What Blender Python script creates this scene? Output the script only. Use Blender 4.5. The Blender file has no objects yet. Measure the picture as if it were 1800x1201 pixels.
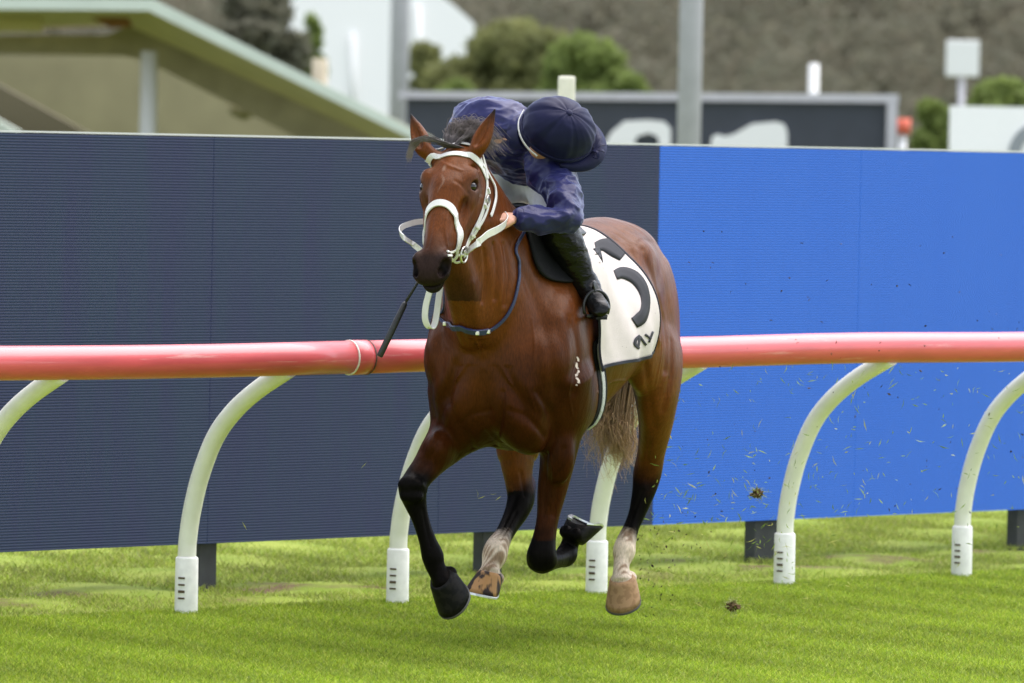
import bpy, bmesh, math, random, time
import numpy as np
from mathutils import Vector, Matrix
from mathutils.bvhtree import BVHTree
T_START = time.time()
rnd = random.Random(7)
nrg = np.random.default_rng(11)
SC = bpy.context.scene
COL = SC.collection
R = math.radians

# ------------------------------------------------------------------ camera
FPX = 10100.0                                   # focal length in pixels of the 1800 px wide photograph
CAM_H = 1.95
PITCH = math.atan(340.5 / FPX)
ROLL = R(1.1)
CAM = Vector((0, 0, CAM_H))
c_f = Vector((0, math.cos(PITCH), -math.sin(PITCH)))
c_u0 = Vector((0, math.sin(PITCH), math.cos(PITCH)))
c_r0 = Vector((1, 0, 0))
c_r = c_r0 * math.cos(ROLL) + c_u0 * math.sin(ROLL)
c_u = c_u0 * math.cos(ROLL) - c_r0 * math.sin(ROLL)
cam_d = bpy.data.cameras.new('camera'); cam = bpy.data.objects.new('camera', cam_d); COL.objects.link(cam)
cam.matrix_world = Matrix(((c_r.x, c_u.x, -c_f.x, 0), (c_r.y, c_u.y, -c_f.y, 0), (c_r.z, c_u.z, -c_f.z, CAM_H), (0, 0, 0, 1)))
cam_d.sensor_width = 36; cam_d.lens = 36 * FPX / 1800
cam_d.clip_start = 0.5; cam_d.clip_end = 3000
cam_d.dof.use_dof = True; cam_d.dof.focus_distance = 22.2; cam_d.dof.aperture_fstop = 4.0
SC.camera = cam

# ------------------------------------------------------------------ sky and sun (bright overcast)
SUN_EL, SUN_AZ = R(70), R(55)                  # azimuth clockwise from +Y
w = bpy.data.worlds.new('World'); SC.world = w; w.use_nodes = True
wn = w.node_tree.nodes; wl = w.node_tree.links
bgn = wn['Background']; bgn.inputs['Strength'].default_value = 0.11
sk = wn.new('ShaderNodeTexSky'); sk.sky_type = 'NISHITA'; sk.sun_disc = False
sk.sun_elevation = SUN_EL; sk.sun_rotation = SUN_AZ
sk.air_density = 1.0; sk.dust_density = 1.0; sk.ozone_density = 1.0
hs = wn.new('ShaderNodeHueSaturation'); hs.inputs['Saturation'].default_value = 0.42
wl.new(sk.outputs['Color'], hs.inputs['Color']); wl.new(hs.outputs['Color'], bgn.inputs['Color'])
sun_d = bpy.data.lights.new('sun', 'SUN'); sun_d.energy = 1.5; sun_d.angle = R(75); sun_d.color = (1, 0.935, 0.915)
sun = bpy.data.objects.new('sun', sun_d); COL.objects.link(sun)
sd = Vector((math.sin(SUN_AZ) * math.cos(SUN_EL), math.cos(SUN_AZ) * math.cos(SUN_EL), math.sin(SUN_EL)))
sun.rotation_euler = sd.to_track_quat('Z', 'Y').to_euler()
SC.view_settings.view_transform = 'Standard'; SC.view_settings.look = 'None'
SC.view_settings.exposure = 1.8; SC.view_settings.gamma = 1.0
SC.render.engine = 'CYCLES'; SC.cycles.use_denoising = True
SC.cycles.max_bounces = 6; SC.cycles.transparent_max_bounces = 8

# ------------------------------------------------------------------ helpers: pixels of the photograph to points of the place
def ray(px, py):
    return (c_f + c_r * ((px - 900) / FPX) - c_u * ((py - 600.5) / FPX))
def at_Y(px, py, Y):
    d = ray(px, py); return CAM + d * (Y / d.y)
def at_z(px, py, z):
    d = ray(px, py); return CAM + d * ((z - CAM_H) / d.z)
def at_plane(px, py, p0, n):
    d = ray(px, py); return CAM + d * ((p0 - CAM).dot(n) / d.dot(n))
def project(P):
    q = Vector(P) - CAM; zf = q.dot(c_f)
    return 900 + FPX * q.dot(c_r) / zf, 600.5 - FPX * q.dot(c_u) / zf

# ------------------------------------------------------------------ helpers: objects
def tag(o, label=None, cat=None, group=None, kind=None):
    if label: o['label'] = label
    if cat: o['category'] = cat
    if group: o['group'] = group
    if kind: o['kind'] = kind
    return o
def empty(name, loc=(0, 0, 0), mw=None):
    o = bpy.data.objects.new(name, None); COL.objects.link(o); o.empty_display_size = 0.1
    if mw is not None: o.matrix_world = mw
    else: o.location = loc
    return o
def link(name, me, m=None, parent=None, world=False, smooth=False):
    """link a mesh as one object; with world=True the mesh is in world coordinates though it has a parent"""
    o = bpy.data.objects.new(name, me); COL.objects.link(o)
    if m is not None and not me.materials: me.materials.append(m)
    if parent is not None:
        o.parent = parent
        if world: o.matrix_parent_inverse = parent.matrix_basis.inverted()
    if smooth: me.polygons.foreach_set('use_smooth', [True] * len(me.polygons)); me.update()
    return o
def mesh(verts, faces, name='m'):
    me = bpy.data.meshes.new(name); me.from_pydata([tuple(v) for v in verts], [], faces); me.update(); return me
def np_mesh(V, F, name='m', smooth=True):
    """V (n,3) float, F (m,k) int"""
    me = bpy.data.meshes.new(name); n, k = F.shape
    me.vertices.add(len(V)); me.vertices.foreach_set('co', np.ascontiguousarray(V, np.float32).ravel())
    me.loops.add(n * k); me.loops.foreach_set('vertex_index', np.ascontiguousarray(F, np.int32).ravel())
    me.polygons.add(n); me.polygons.foreach_set('loop_start', np.arange(0, n * k, k, dtype=np.int32))
    if smooth: me.polygons.foreach_set('use_smooth', np.ones(n, bool))
    me.update(calc_edges=True); return me
def bm_mesh(bm, name='m'):
    bmesh.ops.recalc_face_normals(bm, faces=bm.faces)
    me = bpy.data.meshes.new(name); bm.to_mesh(me); bm.free(); return me
def add_box(bm, c, sx, sy, sz, M=None, bevel=0.0):
    """box with full sizes, centre c, optional 3x3 orientation"""
    b2 = bmesh.new(); bmesh.ops.create_cube(b2, size=1.0)
    for v in b2.verts: v.co = Vector((v.co.x * sx, v.co.y * sy, v.co.z * sz))
    if bevel: bmesh.ops.bevel(b2, geom=b2.edges[:], offset=bevel, segments=2, affect='EDGES', profile=0.7)
    for v in b2.verts: v.co = (M @ v.co if M is not None else v.co) + Vector(c)
    t = bpy.data.meshes.new('t'); b2.to_mesh(t); b2.free(); bm.from_mesh(t); bpy.data.meshes.remove(t)
def box_mesh(c, sx, sy, sz, M=None, bevel=0.0):
    bm = bmesh.new(); add_box(bm, c, sx, sy, sz, M, bevel); return bm_mesh(bm)
def catmull(pts, n):
    """dense Catmull-Rom through rows of an array, n samples per span"""
    P = np.asarray(pts, float); P = np.vstack([2 * P[0] - P[1], P, 2 * P[-1] - P[-2]]); out = []
    for i in range(1, len(P) - 2):
        p0, p1, p2, p3 = P[i - 1], P[i], P[i + 1], P[i + 2]
        for j in range(n):
            t = j / n
            out.append(0.5 * (2 * p1 + (p2 - p0) * t + (2 * p0 - 5 * p1 + 4 * p2 - p3) * t * t + (3 * p1 - p0 - 3 * p2 + p3) * t ** 3))
    out.append(P[-2]); return np.array(out)
def tube_mesh(path, rad, seg=12, caps=True, bm=None):
    """round tube along a path; rad a number or one per point"""
    own = bm is None
    if own: bm = bmesh.new()
    P = [Vector(p) for p in path]; n = len(P)
    rr = rad if hasattr(rad, '__len__') else [rad] * n
    t0 = (P[1] - P[0]).normalized(); ref = Vector((0, 0, 1)) if abs(t0.z) < 0.9 else Vector((1, 0, 0))
    u = t0.cross(ref).normalized(); rings = []
    for i in range(n):
        t = (P[min(i + 1, n - 1)] - P[max(i - 1, 0)]).normalized()
        u = (u - t * u.dot(t)).normalized(); v = t.cross(u)
        rings.append([bm.verts.new(P[i] + (u * math.cos(2 * math.pi * j / seg) + v * math.sin(2 * math.pi * j / seg)) * rr[i]) for j in range(seg)])
    for i in range(n - 1):
        for j in range(seg):
            f = bm.faces.new((rings[i][j], rings[i][(j + 1) % seg], rings[i + 1][(j + 1) % seg], rings[i + 1][j])); f.smooth = True
    if caps: bm.faces.new(rings[0][::-1]); bm.faces.new(rings[-1])
    return bm_mesh(bm) if own else None
def ribbon_mesh(path, nrm, width, thick=0.004, bm=None, closed=False):
    """strap: a flat bar of given width along path, face turned to the normals"""
    own = bm is None
    if own: bm = bmesh.new()
    P = [Vector(p) for p in path]; N = [Vector(q) for q in nrm]; n = len(P)
    wd = width if hasattr(width, '__len__') else [width] * n
    rings = []
    for i in range(n):
        a, b = (P[(i + 1) % n], P[(i - 1) % n]) if closed else (P[min(i + 1, n - 1)], P[max(i - 1, 0)])
        t = (a - b).normalized(); nn = (N[i] - t * N[i].dot(t)).normalized(); s = t.cross(nn)
        h, e = wd[i] / 2, thick / 2
        prof = [(-h, -e), (-h, e * .5), (-h * .9, e), (h * .9, e), (h, e * .5), (h, -e)]
        rings.append([bm.verts.new(P[i] + s * x + nn * y) for x, y in prof])
    k = 6
    for i in range(n if closed else n - 1):
        a, b = rings[i], rings[(i + 1) % n]
        for j in range(k):
            f = bm.faces.new((a[j], a[(j + 1) % k], b[(j + 1) % k], b[j])); f.smooth = False
    if not closed: bm.faces.new(rings[0][::-1]); bm.faces.new(rings[-1])
    return bm_mesh(bm) if own else None
def extrude_poly(pts, back, name='m'):
    """planar polygon (world points) thickened by the vector back"""
    n = len(pts); P = [Vector(p) for p in pts]; Q = [p + back for p in P]
    faces = [tuple(range(n)), tuple(range(2 * n - 1, n - 1, -1))] + [(i, n + i, n + (i + 1) % n, (i + 1) % n) for i in range(n)]
    bm = bmesh.new(); vs = [bm.verts.new(p) for p in P + Q]
    for f in faces: bm.faces.new([vs[i] for i in f])
    return bm_mesh(bm, name)

# ------------------------------------------------------------------ helpers: materials
def mat(name, col, rough=0.6, spec=0.5, var=0.0, vscale=20, bump=0.0, bscale=60, stretch=(1, 1, 1), metal=0.0, sheen=0.0, col2=None, coat=0.0):
    m = bpy.data.materials.new(name); m.use_nodes = True
    nt = m.node_tree; b = nt.nodes['Principled BSDF']
    b.inputs['Base Color'].default_value = (*col, 1); b.inputs['Roughness'].default_value = rough
    b.inputs['Specular IOR Level'].default_value = spec; b.inputs['Metallic'].default_value = metal
    b.inputs['Sheen Weight'].default_value = sheen; b.inputs['Coat Weight'].default_value = coat
    if var or bump or col2:
        tc = nt.nodes.new('ShaderNodeTexCoord'); mp = nt.nodes.new('ShaderNodeMapping'); mp.inputs['Scale'].default_value = stretch
        nt.links.new(tc.outputs['Object'], mp.inputs['Vector'])
    if var or col2:
        n = nt.nodes.new('ShaderNodeTexNoise'); n.inputs['Scale'].default_value = vscale; n.inputs['Detail'].default_value = 6
        nt.links.new(mp.outputs['Vector'], n.inputs['Vector'])
        rp = nt.nodes.new('ShaderNodeValToRGB'); rp.color_ramp.elements[0].position = 0.3; rp.color_ramp.elements[1].position = 0.7
        c1 = col2 if col2 else tuple(max(0, x * (1 - var)) for x in col); c2 = col if col2 else tuple(min(1, x * (1 + var)) for x in col)
        rp.color_ramp.elements[0].color = (*c1, 1); rp.color_ramp.elements[1].color = (*c2, 1)
        nt.links.new(n.outputs['Fac'], rp.inputs['Fac']); nt.links.new(rp.outputs['Color'], b.inputs['Base Color'])
    if bump:
        n2 = nt.nodes.new('ShaderNodeTexNoise'); n2.inputs['Scale'].default_value = bscale; n2.inputs['Detail'].default_value = 5
        nt.links.new(mp.outputs['Vector'], n2.inputs['Vector'])
        bn = nt.nodes.new('ShaderNodeBump'); bn.inputs['Strength'].default_value = bump; bn.inputs['Distance'].default_value = 0.01
        nt.links.new(n2.outputs['Fac'], bn.inputs['Height']); nt.links.new(bn.outputs['Normal'], b.inputs['Normal'])
    return m
# ================================================================== the setting
# rail line and screen line on the ground, measured from the feet of posts
B0 = at_z(327, 1077, 0); B4 = at_z(1690, 1012, 0)
RD = (B4 - B0).normalized(); RN = Vector((RD.y, -RD.x, 0))      # along the rail; towards the track
GAP = (B4 - B0).length / 4
S0 = at_z(355, 1022, -0.0); S1 = at_z(1337, 975, -0.0)
SD = (S1 - S0).normalized(); SN = Vector((SD.y, -SD.x, 0))

# --- ground: one sheet to the horizon, finer near the track
def rail_side(P):                                # > 0 on the track, < 0 on the verge
    return (P[0] - B0.x) * RN.x + (P[1] - B0.y) * RN.y
def ground_z(x, y):
    s = (x - B0.x) * RN.x + (y - B0.y) * RN.y
    z = np.where(s < -0.10, -0.035 * np.clip((-s - 0.10) / 0.25, 0, 1), 0.0)
    z = z + np.where(s < -1.0, 0.05 * np.clip((-s - 1.0) / 2.5, 0, 1), 0.0)
    return z
def ground():
    xs = np.concatenate([np.linspace(-1500, -12, 14), np.linspace(-10, 10, 150), np.linspace(12, 1500, 14)])
    ys = np.concatenate([np.linspace(-300, 8, 8), np.linspace(10, 34, 190), np.linspace(40, 2500, 24)])
    X, Y = np.meshgrid(xs, ys); Z = ground_z(X, Y)
    s = (X - B0.x) * RN.x + (Y - B0.y) * RN.y
    near = (np.abs(X) < 10.5) & (Y > 9) & (Y < 34.5)
    Z = Z + np.where(near & (s < -0.2), 0.018 * np.sin(X * 5.1 + Y * 2.3) * np.sin(Y * 4.3 - X * 1.7), 0)
    V = np.stack([X.ravel(), Y.ravel(), Z.ravel()], 1)
    nx = len(xs); i, j = np.meshgrid(np.arange(len(ys) - 1), np.arange(nx - 1), indexing='ij')
    a = (i * nx + j).ravel(); F = np.stack([a, a + 1, a + nx + 1, a + nx], 1)
    m = bpy.data.materials.new('turf'); m.use_nodes = True; nt = m.node_tree; b = nt.nodes['Principled BSDF']
    b.inputs['Roughness'].default_value = 0.9; b.inputs['Specular IOR Level'].default_value = 0.1
    tc = nt.nodes.new('ShaderNodeTexCoord')
    def noise(scale, det=6):
        n = nt.nodes.new('ShaderNodeTexNoise'); n.inputs['Scale'].default_value = scale; n.inputs['Detail'].default_value = det
        nt.links.new(tc.outputs['Object'], n.inputs['Vector']); return n
    def ramp(src, p0, c0, p1, c1):
        r = nt.nodes.new('ShaderNodeValToRGB'); e = r.color_ramp.elements
        e[0].position = p0; e[0].color = (*c0, 1); e[1].position = p1; e[1].color = (*c1, 1)
        nt.links.new(src, r.inputs['Fac']); return r
    def mixc(fac, a_, b_):
        x = nt.nodes.new('ShaderNodeMix'); x.data_type = 'RGBA'
        nt.links.new(fac, x.inputs['Factor']); nt.links.new(a_, x.inputs[6]); nt.links.new(b_, x.inputs[7]); return x.outputs[2]
    turf = ramp(noise(9).outputs['Fac'], .3, (.16, .225, .018), .7, (.25, .32, .025)).outputs['Color']
    verge = ramp(noise(3).outputs['Fac'], .35, (.18, .25, .03), .65, (.27, .32, .06)).outputs['Color']
    dirt = ramp(noise(30).outputs['Fac'], .3, (.09, .06, .03), .7, (.2, .14, .075)).outputs['Color']
    # distance beyond the rail line picks track, verge, bare strip
    sep = nt.nodes.new('ShaderNodeVectorMath'); sep.operation = 'DOT_PRODUCT'; sep.inputs[1].default_value = (RN.x, RN.y, 0)
    sub = nt.nodes.new('ShaderNodeVectorMath'); sub.operation = 'SUBTRACT'; sub.inputs[1].default_value = (B0.x, B0.y, 0)
    nt.links.new(tc.outputs['Object'], sub.inputs[0]); nt.links.new(sub.outputs[0], sep.inputs[0])
    s_out = sep.outputs['Value']
    bare = nt.nodes.new('ShaderNodeMath'); bare.operation = 'ADD'; bare.inputs[1].default_value = 1.15
    nt.links.new(s_out, bare.inputs[0])
    ab = nt.nodes.new('ShaderNodeMath'); ab.operation = 'ABSOLUTE'; nt.links.new(bare.outputs[0], ab.inputs[0])
    nz = nt.nodes.new('ShaderNodeMath'); nz.operation = 'MULTIPLY_ADD'; nz.inputs[1].default_value = 1.3; nz.inputs[2].default_value = -.60
    nt.links.new(noise(2.2).outputs['Fac'], nz.inputs[0])
    su = nt.nodes.new('ShaderNodeMath'); su.operation = 'SUBTRACT'; nt.links.new(nz.outputs[0], su.inputs[0])
    sc_ = nt.nodes.new('ShaderNodeMath'); sc_.operation = 'MULTIPLY'; sc_.inputs[1].default_value = .45; nt.links.new(ab.outputs[0], sc_.inputs[0])
    nt.links.new(sc_.outputs[0], su.inputs[1])
    bm_ = ramp(su.outputs[0], -.02, (0, 0, 0), .16, (1, 1, 1)).outputs['Color']
    verge2 = mixc(bm_, verge, dirt)
    on = ramp(s_out, 0, (0, 0, 0), 1, (1, 1, 1))
    st = nt.nodes.new('ShaderNodeMath'); st.operation = 'GREATER_THAN'; st.inputs[1].default_value = -.12; nt.links.new(s_out, st.inputs[0])
    nt.nodes.remove(on)
    # outside the mown strip the grass colour is lowered to curb green bounce light
    field = ramp(noise(.8).outputs['Fac'], .3, (.050, .070, .014), .7, (.085, .105, .026)).outputs['Color']
    sx = nt.nodes.new('ShaderNodeSeparateXYZ'); nt.links.new(tc.outputs['Object'], sx.inputs[0])
    def mth(op, a_, b_):
        x = nt.nodes.new('ShaderNodeMath'); x.operation = op
        for k, q in enumerate((a_, b_)):
            if isinstance(q, (int, float)): x.inputs[k].default_value = q
            else: nt.links.new(q, x.inputs[k])
        return x.outputs[0]
    strip = mth('MULTIPLY', mth('LESS_THAN', mth('ABSOLUTE', mth('ADD', s_out, -1.5), 0), 6.6), mth('LESS_THAN', mth('ABSOLUTE', sx.outputs['X'], 0), 14))
    nt.links.new(mixc(strip, field, mixc(st.outputs[0], verge2, turf)), b.inputs['Base Color'])
    o = link('ground', np_mesh(V, F), m); tag(o, kind='structure')
    return o
ground()

# --- grass blades
def blades(name, label, P, hgt, wid, lean, cols, kind='stuff', cat='grass'):
    n = len(P); ang = nrg.uniform(0, 2 * np.pi, n); la = nrg.uniform(0, 2 * np.pi, n)
    h = hgt * nrg.uniform(.55, 1.25, n); wd = wid * nrg.uniform(.7, 1.3, n); ln = lean * h * nrg.uniform(.2, 1.3, n)
    dx, dy = np.cos(ang) * wd / 2, np.sin(ang) * wd / 2
    base = P
    V = np.empty((n, 3, 3))
    V[:, 0] = base + np.stack([-dx, -dy, 0 * dx - .004], 1); V[:, 1] = base + np.stack([dx, dy, 0 * dx - .004], 1)
    V[:, 2] = base + np.stack([np.cos(la) * ln, np.sin(la) * ln, h], 1)
    F = np.arange(n * 3).reshape(-1, 3)
    me = np_mesh(V.reshape(-1, 3), F, smooth=False)
    at = me.color_attributes.new('tint', 'FLOAT_COLOR', 'POINT')
    k = nrg.integers(0, len(cols), n); c = np.array(cols)[k] * nrg.uniform(.58, 1.38, (n, 1))
    patch = 1 + .14 * np.sin(P[:, 0] * 2.1 + np.sin(P[:, 1] * 1.7) * 1.3) * np.sin(P[:, 1] * 2.7 + P[:, 0]) + .12 * np.sin(P[:, 0] * 9 + P[:, 1] * 7)
    c = c * patch[:, None]
    cc = np.repeat(np.concatenate([c, np.ones((n, 1))], 1), 3, 0); at.data.foreach_set('color', cc.astype(np.float32).ravel())
    o = link(name, me, M_BLADE); return tag(o, label, cat, kind=kind)
def blade_mat():
    m = bpy.data.materials.new('grass_blade'); m.use_nodes = True; nt = m.node_tree; b = nt.nodes['Principled BSDF']
    a = nt.nodes.new('ShaderNodeVertexColor'); a.layer_name = 'tint'
    nt.links.new(a.outputs['Color'], b.inputs['Base Color']); b.inputs['Roughness'].default_value = .55; b.inputs['Specular IOR Level'].default_value = .3
    tr = nt.nodes.new('ShaderNodeBsdfTranslucent'); nt.links.new(a.outputs['Color'], tr.inputs['Color'])
    mx = nt.nodes.new('ShaderNodeMixShader'); mx.inputs[0].default_value = .5
    nt.links.new(b.outputs[0], mx.inputs[1]); nt.links.new(tr.outputs[0], mx.inputs[2]); nt.links.new(mx.outputs[0], nt.nodes['Material Output'].inputs['Surface'])
    return m
M_BLADE = blade_mat()
def scatter(n, x0, x1, y0, y1, f):
    P = np.stack([nrg.uniform(x0, x1, n), nrg.uniform(y0, y1, n)], 1)
    s = (P[:, 0] - B0.x) * RN.x + (P[:, 1] - B0.y) * RN.y
    P = P[f(P, s)]
    return np.column_stack([P, ground_z(P[:, 0], P[:, 1])])
TURF_C = [(.175, .265, .019), (.225, .315, .023), (.27, .35, .028), (.19, .285, .019), (.33, .37, .062)]
Pm = scatter(880000, -4.2, 4.2, 20.0, 29.0, lambda P, s: (s > -.13) & (np.abs(P[:, 0]) < P[:, 1] * .145))
blades('mown_turf', 'short bright green mown turf of the race track under the horse', Pm, .015, .0062, 1.9, TURF_C)
VERGE_C = [(.24, .31, .04), (.29, .34, .065), (.31, .35, .08), (.37, .37, .12), (.21, .30, .03), (.26, .33, .045)]
def thin(P, s):
    n = np.sin(P[:, 0] * 3.1 + 1) * np.sin(P[:, 1] * 4.7 + P[:, 0] * 2) + .5 * np.sin(P[:, 0] * 8.1 + P[:, 1] * 6.3)
    dirt = (np.abs(s + 1.15) < .28) & (n > .1)
    return (s < -.12) & (s > -4.5) & (np.abs(P[:, 0]) < P[:, 1] * .145) & (~dirt | (nrg.uniform(0, 1, len(s)) < .12))
Pv = scatter(420000, -4.8, 4.8, 22, 34, thin)
blades('verge_grass', 'uneven paler grass of the verge between rail and screen', Pv, .024, .0070, 1.7, VERGE_C)

# ------------------------------------------------------------------ running rail
M_RED = mat('red_rail_plastic', (.60, .080, .088), .45, .7, var=.10, vscale=5, coat=.55, stretch=(1, 1, 6))
M_RED.node_tree.nodes['Principled BSDF'].inputs['Coat Roughness'].default_value = .14
def scuff(m):
    nt = m.node_tree; b = nt.nodes['Principled BSDF']; tc = nt.nodes.new('ShaderNodeTexCoord'); mp = nt.nodes.new('ShaderNodeMapping'); mp.vector_type = 'POINT'
    ro = nt.nodes.new('ShaderNodeVectorRotate'); ro.rotation_type = 'Z_AXIS'; ro.inputs['Angle'].default_value = -math.atan2(RD.y, RD.x)
    nt.links.new(tc.outputs['Object'], ro.inputs['Vector']); nt.links.new(ro.outputs[0], mp.inputs[0]); mp.inputs['Scale'].default_value = (.8, 16, 16)
    n = nt.nodes.new('ShaderNodeTexNoise'); n.inputs['Scale'].default_value = 2.6; n.inputs['Detail'].default_value = 8; n.inputs['Roughness'].default_value = .7; nt.links.new(mp.outputs[0], n.inputs['Vector'])
    r = nt.nodes.new('ShaderNodeValToRGB'); r.color_ramp.elements[0].position = .60; r.color_ramp.elements[1].position = .72; nt.links.new(n.outputs['Fac'], r.inputs[0])
    mx = nt.nodes.new('ShaderNodeMix'); mx.data_type = 'RGBA'; nt.links.new(r.outputs[0], mx.inputs['Factor']); nt.links.new(b.inputs['Base Color'].links[0].from_socket, mx.inputs[6]); mx.inputs[7].default_value = (.72, .34, .32, 1)
    nt.links.new(mx.outputs[2], b.inputs['Base Color'])
scuff(M_RED)
M_WHITE = mat('white_post_plastic', (.78, .77, .70), .42, .5, var=.05, vscale=14, bump=.04, bscale=60)
M_SOCKET = mat('white_socket_plastic', (.72, .72, .68), .55, .4, var=.08, vscale=30)
M_DARK = mat('dark_slot', (.10, .075, .05), .9, .2)
rail = empty('running_rail', (B0.x, B0.y, 0))
tag(rail, 'red tubular running rail on curved white posts along the track', 'rail')
# how far the arm reaches towards the track and how high the tube sits
best = None
for p in np.linspace(.2, 1.0, 81):
    for z in np.linspace(.9, 1.2, 61):
        a = project(B0 + RN * p + Vector((0, 0, z)) + RD * (-.2)); e = project(B0 + RN * p + Vector((0, 0, z)))
        q = project(B0 + RN * p + Vector((0, 0, z)) + RD * (GAP * 4))
        err = (e[0] - 508) ** 2 * .05 + (e[1] - 636.5) ** 2 + (q[1] - (608)) ** 2
        if best is None or err < best[0]: best = (err, p, z)
ARM_P, RAIL_Z = best[1], best[2]; RAIL_R = .068
def rail_pt(t, dz=0): return B0 + RN * ARM_P + RD * t + Vector((0, 0, RAIL_Z + dz + .0042 * t))
def t_at_px(px):
    lo, hi = -10, 20
    for _ in range(50):
        mid = (lo + hi) / 2
        if project(rail_pt(mid))[0] < px: lo = mid
        else: hi = mid
    return lo
t_joint = t_at_px(628)
JOINTS = [t_joint - 3 * GAP * 2, t_joint, t_joint + 3 * GAP * 2]
ends = [t_joint - 9, t_joint, t_joint + 6 * GAP, t_joint + 14]
for a, b in zip(ends[:-1], ends[1:]):
    n = 24; path = [rail_pt(a + (b - a) * i / n, .004 * math.sin(i * .8)) for i in range(n + 1)]
    link('rail_tube', tube_mesh(path, RAIL_R, 28), M_RED, rail, True)
for t in ends[1:-1]:
    path = [rail_pt(t - .045), rail_pt(t - .043), rail_pt(t + .043), rail_pt(t + .045)]
    c = link('joint_collar', tube_mesh(path, [RAIL_R + .001, RAIL_R + .0035, RAIL_R + .0035, RAIL_R + .001], 28), M_RED, rail, True)
    for s in (-1, 1):
        path = [rail_pt(t + s * .044 - .0025), rail_pt(t + s * .044 + .0025)]
        link('clamp_ring', tube_mesh(path, RAIL_R + .0050, 28), mat('ring_rubber', (.06, .05, .04), .6) if s > 0 else M_WHITE, c, True)
PROF = [(0, .0), (0, .235), (.008, .30), (.04, .40), (.12, .545), (.26, .70), (.44, .81), (.68, .905), (1.0, 1.0)]
def make_post(t):
    base = B0 + RD * t
    zt = RAIL_Z - .04 + .0042 * t
    pts = catmull([(f, z / 1.0 * zt) for f, z in PROF], 6)
    path = [base + RN * (ARM_P * q[0]) + Vector((0, 0, q[1])) for q in pts]
    po = link('post', tube_mesh(path, .0385, 18), M_WHITE, rail, True)
    so = link('socket', tube_mesh([base + Vector((0, 0, z)) for z in (-.06, .0, .225, .232)], [.0485, .0485, .0475, .043], 20), M_SOCKET, po, True)
    view = Vector((-base.x, -base.y, 0)).normalized(); side = Vector((view.y, -view.x, 0))
    for k, zz in enumerate((.062, .090, .118, .146)):
        aa = R(-26); d = view * math.cos(aa) + side * math.sin(aa) * -1
        d.normalize(); M = Matrix((d.cross(Vector((0, 0, 1))), d, Vector((0, 0, 1)))).transposed()
        link('slot', box_mesh(base + d * .0474 + Vector((0, 0, zz)), .028, .006, .0075 if k != 1 else .011, M), M_DARK, so, True)
for k in range(-1, 6): make_post(k * GAP)

# ------------------------------------------------------------------ LED screen behind the rail
def s_pt(px, py): return at_plane(px, py, S0, SN)
SZ0 = s_pt(900, 931).z; SZ1 = s_pt(900, 251).z
def s_u(px, py): return (s_pt(px, py) - S0).dot(SD)
u_b = s_u(1136, 590); u_c = s_u(1489, 590); PW = u_c - u_b
def led_mat(name, base, emis, strength, lo, hi, streak):
    m = bpy.data.materials.new(name); m.use_nodes = True; nt = m.node_tree; b = nt.nodes['Principled BSDF']
    b.inputs['Base Color'].default_value = (*base, 1); b.inputs['Roughness'].default_value = .7; b.inputs['Specular IOR Level'].default_value = .2
    tc = nt.nodes.new('ShaderNodeTexCoord'); sx = nt.nodes.new('ShaderNodeSeparateXYZ'); nt.links.new(tc.outputs['Object'], sx.inputs[0])
    ml = nt.nodes.new('ShaderNodeMath'); ml.operation = 'MULTIPLY'; ml.inputs[1].default_value = 2 * math.pi / .0125
    nt.links.new(sx.outputs['Z'], ml.inputs[0]); sn = nt.nodes.new('ShaderNodeMath'); sn.operation = 'SINE'; nt.links.new(ml.outputs[0], sn.inputs[0])
    mr = nt.nodes.new('ShaderNodeMapRange'); mr.inputs[1].default_value = -1; mr.inputs[2].default_value = 1; mr.inputs[3].default_value = lo; mr.inputs[4].default_value = hi
    nt.links.new(sn.outputs[0], mr.inputs[0])
    mp = nt.nodes.new('ShaderNodeMapping'); mp.inputs['Scale'].default_value = (5, 5, .35); nt.links.new(tc.outputs['Object'], mp.inputs['Vector'])
    nz = nt.nodes.new('ShaderNodeTexNoise'); nz.inputs['Scale'].default_value = 2.2; nz.inputs['Detail'].default_value = 4; nt.links.new(mp.outputs[0], nz.inputs['Vector'])
    rp = nt.nodes.new('ShaderNodeValToRGB'); rp.color_ramp.elements[0].position = .35; rp.color_ramp.elements[1].position = .65
    rp.color_ramp.elements[0].color = (*emis, 1); rp.color_ramp.elements[1].color = (*streak, 1); nt.links.new(nz.outputs['Fac'], rp.inputs['Fac'])
    nt.links.new(rp.outputs['Color'], b.inputs['Emission Color'])
    ms = nt.nodes.new('ShaderNodeMath'); ms.operation = 'MULTIPLY'; ms.inputs[1].default_value = strength; nt.links.new(mr.outputs[0], ms.inputs[0])
    nt.links.new(ms.outputs[0], b.inputs['Emission Strength'])
    bp = nt.nodes.new('ShaderNodeBump'); bp.inputs['Strength'].default_value = .5; bp.inputs['Distance'].default_value = .004
    nt.links.new(sn.outputs[0], bp.inputs['Height']); nt.links.new(bp.outputs['Normal'], b.inputs['Normal'])
    return m
M_NAVY = led_mat('led_navy', (.016, .018, .027), (.014, .020, .052), .36, .45, 1.45, (.013, .026, .050))
M_BLUE = led_mat('led_blue', (.014, .02, .035), (.020, .104, .44), .39, .42, 1.5, (.022, .108, .445))
M_FRAME = mat('screen_frame_metal', (.55, .56, .55), .5, .5, metal=.3)
M_STEEL = mat('dark_steel', (.028, .03, .032), .6, .4, var=.3, vscale=12)
scr = empty('led_screen', (S0.x, S0.y, 0))
tag(scr, 'long video screen behind the rail, left half navy and right half bright blue', 'screen')
SM = Matrix((SD, -SN, Vector((0, 0, 1)))).transposed()
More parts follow.
